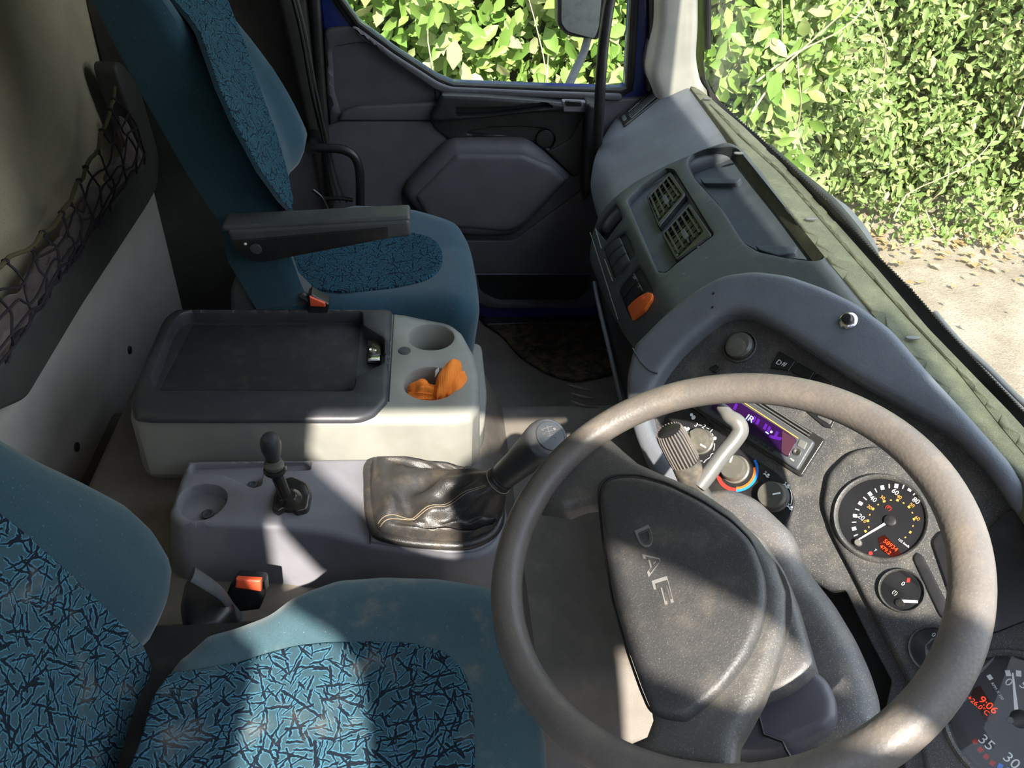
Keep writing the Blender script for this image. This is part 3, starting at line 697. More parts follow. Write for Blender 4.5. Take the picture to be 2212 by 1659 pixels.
# ------------------------------------------------------------------ passenger side mirror, outside
t = thing('side_mirror', 'dusty truck wing mirror outside the passenger window on a blue grey arm', 'mirror', at(1240, 120, y=2.42))
MF = FY(2.38)
slab('mirror_frame', MF, [(1203, -160, 20), (1298, -160), (1312, 0), (1306, 60), (1292, 88, 8), (1225, 78), (1203, 55, 10)], MT['black'], t, f=10, th=0.05, r=0.008)
slab('mirror_glass', MF.off(0.002), [(1214, -150), (1292, -150), (1299, 0), (1293, 60), (1284, 84, 8), (1226, 68, 8), (1213, 50, 8)], MT['mirror'], t, f=8, th=0.006, r=0.001)
tube('arm', [at(1275, 60, y=2.40), at(1262, 110, y=2.38), at(1244, 150, y=2.33), at(1225, 192, y=2.25), at(1205, 240, y=2.15)], 0.0125, MT['wiper'], t, sub=3)

# ------------------------------------------------------------------ OUTSIDE
def hy(x): return 3.85 + 0.65 * sstep(x, 1.6, 3.2)
gnd = grid_mesh('ground', np.linspace(-6, 12, 60), np.linspace(-6, 9, 50), lambda x, y: -1.0 + 0.02 * np.sin(x * 3) * np.cos(y * 2.3) + 0.5 * sstep(y - hy(x), 0.0, 1.0), MT['ground']); gnd['kind'] = 'structure'
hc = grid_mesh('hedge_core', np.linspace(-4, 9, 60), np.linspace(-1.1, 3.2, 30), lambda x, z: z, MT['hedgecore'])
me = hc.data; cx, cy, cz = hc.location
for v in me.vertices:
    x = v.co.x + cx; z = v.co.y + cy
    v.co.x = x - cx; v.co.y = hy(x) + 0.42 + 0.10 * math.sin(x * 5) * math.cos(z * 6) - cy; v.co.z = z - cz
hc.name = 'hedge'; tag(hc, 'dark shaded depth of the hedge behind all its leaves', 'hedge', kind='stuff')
def leaves(name, n, xr, zr, size, mat, label, cat='hedge', shape=0.5, dr_=(0, 0.45), up=0.5):
    x = rng.uniform(*xr, n); z = rng.uniform(*zr, n)
    bump = 0.13 * np.sin(x * 3.1 + 1.3 * np.sin(z * 2.7)) * np.cos(z * 3.7 + x) + 0.07 * np.sin(x * 9 + z * 7)
    dpt = rng.beta(1.3, 1.9, n) * (dr_[1] - dr_[0]) + dr_[0]
    y = hy(x) + bump + dpt
    s = size * rng.uniform(0.5, 1.25, n)
    nv = np.stack([rng.normal(0, 0.55, n), -1 + rng.normal(0, 0.5, n), up + rng.normal(0, 0.6, n)], 1); nv /= np.linalg.norm(nv, axis=1)[:, None]
    d = rng.normal(0, 1, (n, 3)); d[:, 2] -= 0.5; d -= nv * (d * nv).sum(1)[:, None]; d /= np.linalg.norm(d, axis=1)[:, None]
    e = np.cross(nv, d); c = np.stack([x, y, z], 1); L = s[:, None]
    w = shape
    P_ = [c, c + d * L * 0.3 + e * L * w * 0.42 + nv * L * .06, c + d * L * 0.65 + e * L * w * 0.38 + nv * L * .05, c + d * L - nv * L * .08, c + d * L * 0.65 - e * L * w * 0.38 + nv * L * .05, c + d * L * 0.3 - e * L * w * 0.42 + nv * L * .06, c + d * L * 0.4 - nv * L * 0.02]
    V = np.stack(P_, 1).reshape(-1, 3)
    F = np.array([(6, 0, 1), (6, 1, 2), (6, 2, 3), (6, 3, 4), (6, 4, 5), (6, 5, 0)])
    FF = (np.arange(n)[:, None, None] * 7 + F[None]).reshape(-1, 3)
    mesh = bpy.data.meshes.new(name); mesh.vertices.add(len(V)); mesh.loops.add(FF.size); mesh.polygons.add(len(FF))
    mn = V.mean(0); mesh.vertices.foreach_set('co', (V - mn).ravel()); mesh.loops.foreach_set('vertex_index', FF.ravel())
    mesh.polygons.foreach_set('loop_start', np.arange(len(FF)) * 3); mesh.update(calc_edges=True)
    at_ = mesh.attributes.new('tint', 'FLOAT', 'POINT'); at_.data.foreach_set('value', np.repeat(rng.rand(n), 7))
    mesh.materials.append(mat); o = bpy.data.objects.new(name, mesh); COL.objects.link(o); o.location = tuple(mn)
    return tag(o, label, cat, kind='stuff')
leaves('broad_leaves', 9000, (-1.8, 2.2), (-0.7, 2.1), 0.115, MT['leafbig'], 'big pale green leaves of the climber outside the passenger window', 'leaves', 0.62, up=0.35)
leaves('hedge_leaves', 14000, (-1.8, 2.3), (-1.0, 2.2), 0.05, MT['leafsmall'], 'small leaves mixed into the climber outside the passenger window', 'leaves', 0.5, (0.05, 0.5))
leaves('hedge_leaves', 42000, (1.7, 7.0), (-0.95, 3.0), 0.070, MT['leafsmall'], 'small leaved sunlit green hedge seen through the windscreen', 'leaves', 0.48, (0.0, 0.5))
# added unseen hedge on the driver's side, put in to dim the cab
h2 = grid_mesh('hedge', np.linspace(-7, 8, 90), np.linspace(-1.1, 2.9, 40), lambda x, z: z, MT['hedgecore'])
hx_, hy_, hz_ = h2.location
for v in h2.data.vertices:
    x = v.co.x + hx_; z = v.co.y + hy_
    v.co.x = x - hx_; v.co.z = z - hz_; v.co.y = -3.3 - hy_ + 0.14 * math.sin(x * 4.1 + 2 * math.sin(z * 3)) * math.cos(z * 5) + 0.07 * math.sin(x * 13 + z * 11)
tag(h2, 'added unseen hedge on the driver side that dims light into the cab', 'hedge', kind='stuff')
# dry leaves scattered at the foot of the hedge
n = 900; x = rng.uniform(1.5, 8, n); y = hy(x) + 0.15 - np.abs(rng.normal(0, 0.35, n))
def scatter(name, x, y, size, mat, label):
    n = len(x); V = []; F = []
    for i in range(n):
        a = rng.uniform(0, 6.28); s = size * rng.uniform(0.5, 1.3); k = len(V); z0 = -0.985 + 0.5 * float(sstep(y[i] - hy(x[i]), 0, 1)) + 0.02
        for (p, q, r) in ((0, 0, 0), (0.5, 0.3, 0.15), (1, 0, 0.05), (0.5, -0.3, 0.2)):
            V.append((x[i] + s * (p * math.cos(a) - q * math.sin(a)), y[i] + s * (p * math.sin(a) + q * math.cos(a)), z0 + s * r))
        F += [(k, k + 1, k + 2), (k, k + 2, k + 3)]
    o = mkobj(name, V, F, mat, smooth=False)
    me_ = o.data; at_ = me_.attributes.new('tint', 'FLOAT', 'POINT'); at_.data.foreach_set('value', np.repeat(rng.rand(n), 4))
    return tag(o, label, 'leaves', kind='stuff')
scatter('dry_leaves', x, y, 0.07, MT['leafdry'], 'fallen dry leaves along the edge of the gravel path')
# bare twigs in the hedge
for i in range(26):
    x0 = rng.uniform(1.6, 5.2) if i < 20 else rng.uniform(-0.6, 1.4); z0 = rng.uniform(-0.9, 0.4); y0 = hy(x0) - 0.06
    lx, lz = rng.uniform(-0.5, 0.5), rng.uniform(0.4, 1.1)
    pts_ = [np.array([x0 + lx * s + 0.05 * math.sin(5 * s + i), y0 + 0.06 * math.sin(7 * s), z0 + lz * s]) for s in (0, .25, .5, .75, 1)]
    o = tube('twig', pts_, [0.006, 0.005, 0.004, 0.003, 0.002], MT['twig'], n=6, sub=2)
    if i < 20: tag(o, 'thin bare twig in the small leaved hedge seen through the windscreen', 'twig', 'bare twigs in the windscreen hedge')
    else: tag(o, 'thin bare twig among the big leaves outside the passenger window', 'twig', 'bare twigs outside the passenger window')
# scuttle / wiper parts in front of the windscreen
SCF = FZ(0.70)
t = thing('wiper_arm', 'grey wiper arm and cowl lip outside the windscreen, near its middle', 'wiper', at(1850, 480, z=0.70), 'windscreen wipers')
slab('cowl', SCF, [(1650, 306), (1700, 345), (1770, 398), (1840, 445), (1880, 492), (1903, 535), (1905, 590), (1860, 530), (1780, 450), (1690, 360)], MT['wiper'], t, f=15, th=0.03, r=0.012)
tube('arm', [at(*p, z=0.74) for p in ((1660, 318), (1720, 372), (1790, 430), (1850, 500), (1900, 575))], 0.009, MT['black'], t, sub=3)
t = thing('wiper_arm', 'grey wiper arm outside the windscreen at its near right end', 'wiper', at(2100, 770, z=0.70), 'windscreen wipers')
slab('cowl', SCF, [(2012, 668), (2045, 704), (2110, 772), (2190, 834), (2260, 895), (2230, 905), (2140, 815), (2050, 718)], MT['wiper'], t, f=10, th=0.03, r=0.01)
tube('arm', [at(*p, z=0.72) for p in ((2020, 675), (2070, 735), (2130, 790), (2200, 860), (2260, 915))], 0.004, MT['wiper'], t, sub=3)

# kick panel between the door and the front bulkhead
kp = slab('kick_panel', FY(2.085), [(0.60, -0.02), (0.80, -0.02), (0.80, 0.62), (0.74, 0.74), (0.60, 0.74)], MT['rubber'], wl, f=0, th=0.04, loc=True, r=0.004)

# ================================================================== PASSENGER SEAT
def bolster(c, hw, depth):
    def h(a, b):
        e = np.abs(a - c) / hw
        return -depth * (1 - sstep(e, 0.45, 0.85)) - 0.25 * b * b
    return h
PB = Fr((-0.305, 1.63, 0.82), (0, 1, 0), (-0.325, 0, 0.946))
t = thing('passenger_seat', 'teal patterned passenger seat with armrest, far side of the cab by the door', 'seat', (-0.15, 1.63, 0.05))
hb = bolster(0.0, 0.235, 0.038)
pb = [(-0.23, -0.38), (-0.235, -0.1), (-0.225, 0.1), (-0.20, 0.42), (-0.12, 0.66), (0.12, 0.66), (0.17, 0.40), (0.205, 0.16), (0.235, -0.05), (0.24, -0.18), (0.21, -0.28), (0.20, -0.38)]
outl = [PB.uv(*p, 0.0) for p in ((640, 520), (622, 440), (560, 330), (470, 150), (400, 0))]
outr = [PB.uv(*p, 0.0) for p in ((530, 0), (600, 130), (680, 285), (688, 350), (672, 420), (640, 485))]
pbo = outl + [(outl[-1][0] + 0.05, 0.62), (outr[0][0] - 0.05, 0.62)] + outr + [(outr[-1][0] - 0.02, -0.34), (outl[0][0], -0.31)]
slab('backrest', PB, pbo, MT['teal'], t, f=0.05, th=0.15, r=0.05, h=hb, grid=0.012, loc=True, draft=-0.01)
ins = [(404, -5), (436, 100), (468, 190), (506, 275), (556, 368), (600, 430), (626, 458), (630, 440), (618, 380), (596, 300), (560, 200), (530, 110), (497, -5)]
insl = [PB.uv(*p, 0.003, hb) for p in ins]
insl = [(2 * insl[0][0] - insl[2][0] , 0.60)] + insl[1:-1] + [(2 * insl[-1][0] - insl[-3][0], 0.60)]
slab('backrest_insert', PB.off(0.009), insl, MT['seatpat'], t, f=0.02, th=0.010, r=0.002, h=hb, grid=0.008, seg=0.012, loc=True, wallmat=MT['teal'])
# cushion
CF_ = FZ(0.50)
def hcush(a, b): return 0.028 * sstep(a, -0.1, 0.12) - 0.012 * (1 - np.clip(np.abs(b - 1.62) / 0.2, 0, 1)) - 0.7 * np.clip(a - 0.07, 0, 1) ** 1.5
slab('seat_cushion', CF_, [(560, 660), (520, 560), (600, 470), (700, 445), (760, 430, 20), (850, 433), (925, 441, 30), (992, 463, 25), (1016, 500), (1030, 560), (1038, 620), (1036, 650, 24), (1000, 662), (900, 660), (700, 656)], MT['teal'], t, f=30, th=0.16, r=0.05, h=hcush, grid=0.02, draft=-0.012)
slab('cushion_insert', CF_.off(0.006), [(600, 590), (640, 520), (700, 508), (820, 497), (880, 499), (925, 508), (950, 525), (958, 553), (950, 582), (920, 603), (850, 618), (740, 629), (655, 620)], MT['seatpat'], t, f=22, th=0.006, r=0.003, h=hcush, grid=0.015)
# side cover, buckle
sc_ = slab('side_cover', FY(1.395), [(496, 628, 8), (516, 608, 8), (600, 597, 10), (628, 604, 8), (672, 648, 8), (705, 668), (705, 720), (500, 720)], MT['dashdark'], t, f=6, th=0.05, r=0.012)
tube('buckle_strap', [at(640, 628, y=1.40), at(668, 645, y=1.385), at(690, 665, y=1.385)], 0.010, MT['black'], t, flat=0.4)
bk = slab('buckle', FY(1.375), [(664, 640), (672, 636), (712, 658), (706, 690), (664, 690)], MT['black'], t, f=3, th=0.03, r=0.004)
slab('buckle_button', FY(1.370), [(668, 641), (702, 656), (703, 664), (670, 662)], MT['redbutton'], bk, f=2, th=0.012, r=0.002)
# armrest
arm = slab('armrest', FY(1.345), [(490, 498, 8), (884, 476, 8), (889, 512, 6), (840, 518, 4), (575, 568, 12), (545, 570, 12), (500, 530)], MT['dashdark'], t, f=8, th=0.055, r=0.008)
slab('armrest_top', FY(1.349), [(478, 488, 8), (500, 470 + 18, 8), (884, 468, 6), (887, 480, 4), (500, 503, 6), (480, 502)], MT['dashdark'], arm, f=4, th=0.052, r=0.006)
slab('cover_plate', FY(1.342), [(497, 521, 2), (838, 492, 2), (838, 514, 3), (575, 566, 10), (548, 567, 10), (512, 545, 8)], MT['black'], arm, f=3, th=0.006, r=0.002)
a, b = FY(1.342).uv(553, 538); slab('screw_cap', FY(1.341), disc(a, b, 0.011), MT['dashdark'], arm, f=0, th=0.003, r=0.001, loc=True)
a, b = FY(1.342).uv(530, 527); slab('button', FY(1.341), disc(a, b, 0.0028), MT['white'], arm, f=0, th=0.003, r=0.001, loc=True)
# seat base and lumbar wire
boxes('seat_base', [((-0.36, 1.44, 0.08), (0.06, 1.84, 0.36))], MT['rubber'], t)
tube('recliner_rod', [at(p[0], p[1], y=1.86) for p in ((676, 410), (694, 425), (705, 445), (712, 462))], 0.004, MT['gloss'], t, sub=4)

# ================================================================== DRIVER SEAT
t = thing('driver_seat', 'dusty teal driver seat with stick pattern cloth, nearest the viewer', 'seat', (-0.1, 0.45, 0.05))
DB = Fr((-0.385, 0.45, 0.58), (0, 1, 0), (-0.33, 0, 0.944))
hd = bolster(-0.02, 0.25, 0.03)
ol = [DB.uv(*p) for p in ((0, 866), (60, 920), (130, 968), (210, 1013), (300, 1066), (358, 1120), (396, 1180), (411, 1235), (404, 1305), (372, 1385), (335, 1450), (300, 1540), (266, 1665))]
ol = ol + [(ol[-1][0] - 0.02, -0.42), (-0.24, -0.42), (-0.25, 0.36), (-0.15, 0.43), (0.1, 0.43), (ol[0][0] - 0.005, ol[0][1] + 0.06)]
slab('backrest', DB, ol, MT['tealm'], t, f=0.04, th=0.14, r=0.055, h=hd, grid=0.02, loc=True)
il = [DB.uv(*p, 0.003, hd) for p in ((-5, 1100), (50, 1145), (104, 1192), (160, 1240), (208, 1291), (265, 1345), (312, 1395), (332, 1440), (315, 1490), (290, 1548), (262, 1662))]
il = il + [(il[-1][0] - 0.02, -0.40), (-0.17, -0.40), (-0.17, il[0][1] + 0.06), (il[0][0] - 0.05, il[0][1] + 0.03)]
slab('backrest_insert', DB.off(0.004), il, MT['seatpat2'], t, f=0.015, th=0.006, r=0.004, h=hd, grid=0.012, loc=True)
CU = FZ(0.50)
def hcu(a, b): return 0.022 * sstep(np.abs(b - 0.42), 0.13, 0.22) + 0.03 * sstep(a, -0.1, 0.15) - 0.9 * np.clip(a - 0.12, 0, 1) ** 1.5
slab('seat_cushion', CU, [(300, 1560), (333, 1450), (370, 1395), (385, 1385, 6), (437, 1338), (499, 1322), (572, 1296), (620, 1262), (666, 1243), (728, 1222), (832, 1215), (950, 1218), (1071, 1237, 20), (1120, 1262, 40), (1150, 1330), (1172, 1450), (1186, 1560), (1192, 1659), (1200, 1900, 60), (200, 1900, 60), (280, 1659)], MT['teald'], t, f=18, th=0.16, r=0.05, h=hcu, grid=0.02)
slab('cushion_insert', CU.off(0.004), [(330, 1500), (364, 1452, 10), (440, 1440), (520, 1426), (588, 1405), (640, 1392), (702, 1385), (800, 1382), (884, 1385), (962, 1404, 20), (1004, 1446, 20), (1024, 1520), (1027, 1659), (1027, 1760, 30), (240, 1760, 30), (300, 1600)], MT['seatpat2'], t, f=14, th=0.006, r=0.004, h=hcu, grid=0.012)
boxes('seat_base', [((-0.38, 0.26, 0.02), (0.02, 0.64, 0.36))], MT['rubber'], t)
# buckle and strap
slab('hinge_cover', FZ(0.425), [(396, 1244, 10), (440, 1232, 12), (486, 1262, 14), (508, 1308, 14), (474, 1346), (395, 1372), (384, 1300)], MT['black'], t, f=12, th=0.12, r=0.018)
boxes('seat_gap_shade', [((-0.50, 0.28, 0.28), (-0.24, 0.655, 0.435))], MT['rubber'], t)  # black block added to darken the gap between backrest and cushion
tube('buckle_strap', [at(*p, y=0.70) for p in ((415, 1240), (450, 1262), (480, 1285), (500, 1312), (520, 1335))], [0.013, 0.012, 0.010, 0.009, 0.008], MT['dashdark'], t, sub=4, flat=0.35)
bk = slab('buckle', pln(at(528, 1290, y=0.735), 90, 62), [(497, 1262, 5), (510, 1248, 5), (570, 1255, 6), (573, 1285, 4), (560, 1318), (505, 1325), (486, 1292, 4)], MT['black'], t, f=4, th=0.03, r=0.005)
slab('buckle_button', pln(at(538, 1264, y=0.735), 90, 62).off(0.006), [(509, 1250, 2), (564, 1253, 2), (564, 1279, 2), (508, 1271, 2)], MT['redbutton'], bk, f=2, th=0.01, r=0.003)

# ================================================================== STORAGE BOX ON THE ENGINE HUMP
t = thing('storage_box', 'worn grey storage box between the seats with a black lid tray and two cup holders', 'storage box', (-0.2, 1.25, 0.30))
SB = FZ(0.476)
c1 = SB.uv(931, 727); c2 = SB.uv(929, 827)
tray_o = [(396, 671, 22), (782, 672, 8), (783, 702, 2), (829, 731, 8), (829, 782, 6), (768, 812, 3), (763, 843, 12), (340, 842, 14), (326, 815, 12), (371, 697, 16)]
def cup(c, r=0.050): return [(c[0] + r * math.cos(2 * math.pi * k / 40), c[1] + r * math.sin(2 * math.pi * k / 40) * 0.98) for k in range(40)]
body = [SB.uv(*p) for p in ((385, 668), (361, 683), (330, 750), (298, 823), (280, 872), (278, 890), (292, 906), (600, 907), (980, 906), (1020, 900), (1037, 872), (1036, 800), (1025, 760), (1000, 715), (960, 682), (905, 667), (850, 664))]
slab('body', SB, body, MT['box'], t, f=0.02, holes=[(cup(c1, 0.046), 0, 0.065), (cup(c2), 0, 0.065), ([SB.uv(*p[:2]) for p in ((385, 667), (790, 667), (842, 700), (832, 800), (775, 850), (332, 851), (308, 822), (360, 692))], 0, 0.04)], th=0.13, r=0.018, loc=True, draft=0.004, hr=0.006, seg=0.008)
slab('base_flange', FZ(0.335), [(300, 925), (296, 890), (340, 760), (1040, 740), (1052, 850), (1046, 930, 25), (1000, 985, 40), (960, 997, 20), (620, 1004), (320, 1004, 30), (300, 985)], MT['box'], t, f=15, th=0.05, r=0.006)
lid = slab('lid', SB, [(380, 664, 12), (352, 682, 20), (298, 800), (280, 868, 10), (286, 898, 14), (330, 903), (777, 903, 20), (812, 889, 10), (838, 862, 10), (848, 664, 3)], MT['lid'], t, f=8, th=0.012, dz=0.010, r=0.012, hr=0.006,
    holes=[([(396, 671, 22), (782, 672, 8), (783, 702, 2), (829, 731, 8), (829, 782, 6), (768, 812, 3), (763, 843, 12), (340, 842, 14), (326, 815, 12), (371, 697, 16)], 6, 0.030)])
slab('tray_mat', SB.off(-0.019), [(416, 702, 6), (780, 700, 4), (768, 842, 4), (347, 842, 4)], MT['felt_black'], lid, f=4, th=0.004, r=0.001)
slab('latch_housing', SB.off(-0.006), [(794, 735, 2), (822, 736, 2), (824, 768, 2), (792, 776, 2)], MT['gloss'], lid, f=2, th=0.012, r=0.002)
a, b = SB.uv(804, 752); lathe('lock', SB.W(a, b, -0.007), (0, 0, 1), [(0.0085, 0), (0.0085, 0.003), (0.006, 0.004), (0.006, 0.002)], MT['chrome'], lid, n=24)
bar('key_slot', SB.off(-0.004), (804, 746), (804, 758), 0.0015, MT['black'], lid)
slab('latch_bar', SB.off(-0.006), [(794, 769, 2), (822, 769, 2), (822, 778, 2), (794, 778, 2)], MT['chrome'], lid, f=2, th=0.006, r=0.002)
bar('lid_seam', SB.off(0.0), (852, 664), (840, 868), 0.002, MT['black'], lid)
a, b = SB.uv(874, 758); slab('screw_plug', SB.off(0.002), disc(a, b, 0.0125), MT['dashdark'], t, f=0, th=0.002, r=0.001, loc=True)
# two moulded lips inside the cup holders
for c in (c1, c2):
    lathe('cup_floor', SB.W(c[0], c[1], -0.0645), (0, 0, 1), [(0.042, 0), (0.042, 0.002), (0.036, 0.003), (0.034, 0.001)], MT['box'], t, n=36)

# orange cloth in the nearer cup
t = thing('orange_cloth', 'crumpled orange ribbed cloth glove with a white tag in the nearer cup holder', 'cloth', SB.W(*c2, -0.05))
def blob(name, c, rad, mat, parent, axis=(1, 0, 0), up=(0, 0, 1), seed=0, amp=0.18, fr_=40, n=(36, 22), fold=0.1):
    rs = np.random.RandomState(seed); ax = norm(axis); upv = norm(np.array(up) - ax * (np.array(up) @ ax)); sd_ = np.cross(upv, ax)
    ph = rs.uniform(0, 6, 8); V = []; F = []; nu, nv_ = n
    for j in range(nv_ + 1):
        la = math.pi * j / nv_
        for i in range(nu):
            lo_ = 2 * math.pi * i / nu
            d = np.array([math.cos(la), math.sin(la) * math.cos(lo_), math.sin(la) * math.sin(lo_)])
            k = 1 + amp * (math.sin(3 * lo_ + ph[0] + 2 * la) * 0.5 + math.sin(5 * lo_ + ph[1] - 4 * la) * 0.35 + math.sin(7 * la + ph[2]) * 0.3 + fold * math.sin(13 * lo_ + ph[3]) * math.sin(la))
            V.append(np.array(c) + (ax * d[0] * rad[0] + sd_ * d[1] * rad[1] + upv * d[2] * rad[2]) * k)
    for j in range(nv_):
        for i in range(nu): F.append((j * nu + i, (j + 1) * nu + i, (j + 1) * nu + (i + 1) % nu, j * nu + (i + 1) % nu))
    return mkobj(name, V, F, mat, parent, sharp=80)
p_ = at(968, 822, z=0.475); blob('finger_lobe', p_, (0.046, 0.018, 0.030), MT['cloth'], t, axis=(0.45, 0.8, 0.35), up=(-.3, -0.5, 1), seed=3, amp=0.09)
p_ = at(985, 835, z=0.465); blob('finger_lobe', p_, (0.036, 0.02, 0.024), MT['cloth'], t, axis=(0.4, 0.85, 0.2), seed=5, amp=0.10)
p_ = at(915, 850, z=0.455); blob('crumpled_cuff', p_, (0.030, 0.022, 0.022), MT['cloth'], t, axis=(1, -0.3, 0.1), seed=9, amp=0.26, fold=0.5)
p_ = at(955, 856, z=0.452); blob('crumpled_cuff', p_, (0.042, 0.022, 0.018), MT['cloth'], t, axis=(1, 0.1, 0.1), seed=11, amp=0.22, fold=0.4)
slab('care_tag', Fr(at(946, 800, z=0.478), (1, 0.3, 0.4), (0, 1, 0.6)), [(938, 798), (946, 794), (950, 802), (944, 812)], MT['white'], t, f=1, th=0.001, r=0)

# ================================================================== GEAR CONSOLE
t = thing('gear_console', 'violet grey plastic gear console beside the driver seat with a cup recess', 'console', (-0.1, 0.95, 0.30))
GC = FZ(0.42)
cu_ = GC.uv(437, 1083)
slab('body', GC, [(402, 992, 8), (800, 987, 4), (900, 996), (1010, 1016), (1070, 1040, 12), (1092, 1080, 16), (1096, 1130, 20), (1080, 1180, 20), (1040, 1204, 20), (960, 1205), (800, 1178, 10), (700, 1152), (600, 1139), (380, 1130, 14), (362, 1108, 12)], MT['con'], t, f=10, th=0.13, r=0.012, draft=0.022, hr=0.004,
     holes=[([(cu_[0] + 0.044 * math.cos(2 * math.pi * k / 36), cu_[1] + 0.040 * math.sin(2 * math.pi * k / 36)) for k in range(36)], 0, 0.026)] if False else
           [([(383, 1090), (388, 1070), (410, 1052), (440, 1045), (470, 1048), (490, 1062), (490, 1082), (474, 1104), (448, 1120), (415, 1123), (392, 1110)], 12, 0.026),
            ([(409, 1012, 4), (416, 1001, 6), (660, 991, 4), (672, 996, 4), (670, 1014, 4), (568, 1019, 3), (564, 1048, 6), (546, 1053, 6), (512, 1036), (480, 1024), (412, 1022, 4)], 4, 0.016)])
c = GC.W(*GC.uv(440, 1092, -0.024), -0.025); lathe('cup_screw', at(449, 1112, z=0.396), (0, 0, 1), [(0.010, 0), (0.010, 0.003), (0.007, 0.004), (0.005, 0.001)], MT['dashdark'], t, n=24)
lathe('screw', at(546, 1048, z=0.405), (0, 0, 1), [(0.008, 0), (0.008, 0.002), (0.005, 0.003), (0.004, 0.001)], MT['dashdark'], t, n=20)
slab('surround', GC.off(0.004), [(800, 996, 3), (905, 1004), (1010, 1022), (1062, 1044, 14), (1082, 1082, 16), (1086, 1130, 20), (1070, 1168, 20), (1030, 1190, 20), (970, 1193), (800, 1168, 4)], MT['con'], t, f=10, th=0.01, r=0.005)
bar('seam', GC.off(0.001), (800, 990), (799, 1176), 0.0015, MT['black'], t)
# hand brake lever
hbt = thing('handbrake_lever', 'small black park brake lever with a dusty chrome ringed knob on the grey console', 'lever', at(625, 1075, z=0.42))
slab('gate', GC.off(0.004), [(604, 1036, 8), (628, 1026, 8), (664, 1040, 8), (673, 1062, 6), (666, 1098, 10), (640, 1104), (630, 1096), (612, 1096), (600, 1104, 5), (586, 1096, 6), (590, 1070)], MT['gloss'], hbt, f=5, th=0.012, dz=0.008, r=0.006)
b0 = at(622, 1082, z=0.43); b1 = at(594, 1015, z=0.487); b2 = at(590, 990, z=0.503); b3 = at(583, 950, z=0.545)
ax = norm(b2 - b0)
lathe('gate_hood', at(630, 1086, z=0.42), (0.0, -0.3, 1), [(0.022, 0), (0.021, 0.010), (0.017, 0.020), (0.010, 0.026)], MT['gloss'], hbt, n=28)
tube('stem', [b0, (b0 + b1) / 2, b1, b2], [0.011, 0.010, 0.011, 0.012], MT['gloss'], hbt, n=18)
ax2 = norm(b3 - b2 + np.array([0, 0, 0.012]))
lathe('ring', b1 - ax2 * 0.004, ax2, [(0.013, 0), (0.0175, 0.002), (0.0185, 0.005), (0.0175, 0.008), (0.013, 0.010)], MT['gloss'], hbt, n=28)
lathe('collar', b1 + ax2 * 0.008, ax2, [(0.013, 0), (0.0155, 0.001), (0.0155, 0.007), (0.012, 0.009)], MT['knob'], hbt, n=28)
lathe('knob', b2 - ax2 * 0.002, ax2, [(0.0095, 0), (0.012, 0.003), (0.0145, 0.012), (0.0170, 0.024), (0.0178, 0.034), (0.0165, 0.043), (0.0125, 0.050), (0.006, 0.053)], MT['gear'], hbt, n=32, sx=0.92)

# gear stick with leather boot
gt = thing('gear_stick', 'tall black gear stick with a creased leather boot and numbered shift pattern', 'gear lever', at(960, 1100, z=0.42))
base = [(800, 1004), (850, 1004), (920, 1010), (1000, 1024), (1050, 1044), (1076, 1082), (1078, 1130), (1058, 1160), (1010, 1180), (950, 1180), (880, 1174), (820, 1160), (806, 1140), (798, 1100), (796, 1050)]
bp_ = np.array([at(*p, z=0.424) for p in base]); NB = len(bp_)
neck = at(1075, 1040, z=0.500); kt = at(1188, 943, z=0.600)
kax = norm(kt - neck)
Bp = []
for i in range(NB):
    p1, p2 = bp_[i], bp_[(i + 1) % NB]
    for k in range(6): Bp.append(p1 + (p2 - p1) * k / 6)
Bp = np.array(Bp); nb = len(Bp); cb = bp_.mean(0)
u_ = norm(np.cross(kax, (0, 0, 1))); w_ = np.cross(kax, u_)
def angof(p): q = p - cb; return math.atan2(q[1], q[0])
V = []; F = []; L = 34
ref = math.atan2(*( (lambda q: (q @ w_, q @ u_))(np.array([1.0, 0, 0])) ))
for j in range(L + 1):
    s = j / L
    for i in range(nb):
        th_ = angof(Bp[i]); q = np.array([math.cos(th_), math.sin(th_), 0.0]); q = q - kax * (q @ kax); q = norm(q)
        pn = neck + q * 0.0215
        b_ = Bp[i]
        e = s ** 1.25
        ctr = cb * (1 - e) + neck * e
        p = b_ * (1 - e) + pn * e
        rise = 0.030 * math.sin(math.pi * min(1, s * 2.4)) * (1 - s) * (1.0 if s < 0.42 else 0.0) + (0.0)
        sag = -0.022 * math.sin(math.pi * s) ** 1.2 * (0.55 + 0.45 * math.cos(th_))
        wv = 0.0065 * math.sin(s * 17 + 2.2 * math.sin(2 * th_) + th_) + 0.004 * math.sin(9 * th_ + s * 9) + 0.0035 * math.sin(4 * th_ - s * 23)
        p = p + np.array([0, 0, 1]) * (rise + sag + wv * math.sin(math.pi * s))
        p[2] = max(p[2], 0.4245)
        V.append(p)
for j in range(L):
    for i in range(nb): F.append((j * nb + i, j * nb + (i + 1) % nb, (j + 1) * nb + (i + 1) % nb, (j + 1) * nb + i))
boot = mkobj('boot', V, F, MT['leather'], gt, sharp=60)
tube('boot_hem', [bp_[i] + np.array([0, 0, 0.004]) for i in range(NB)], 0.0085, MT['leather'], boot, closed=True, sub=4, n=10)
for (i0, o_) in ((68, 0), (70, 0)):
    pts_ = [np.array(V[j * nb + i0 % nb]) + np.array([0, 0, 0.0012]) for j in range(2, L, 1)]
    tube('stitching', pts_, 0.0007, MT['thread'], boot, n=5)
for k in range(4): lathe('cuff_ring', neck - kax * (0.004 - 0.006 * k), kax, [(0.0205, -0.003), (0.0235 - 0.0006 * k, 0), (0.0205, 0.003)], MT['leather'], gt, n=30)
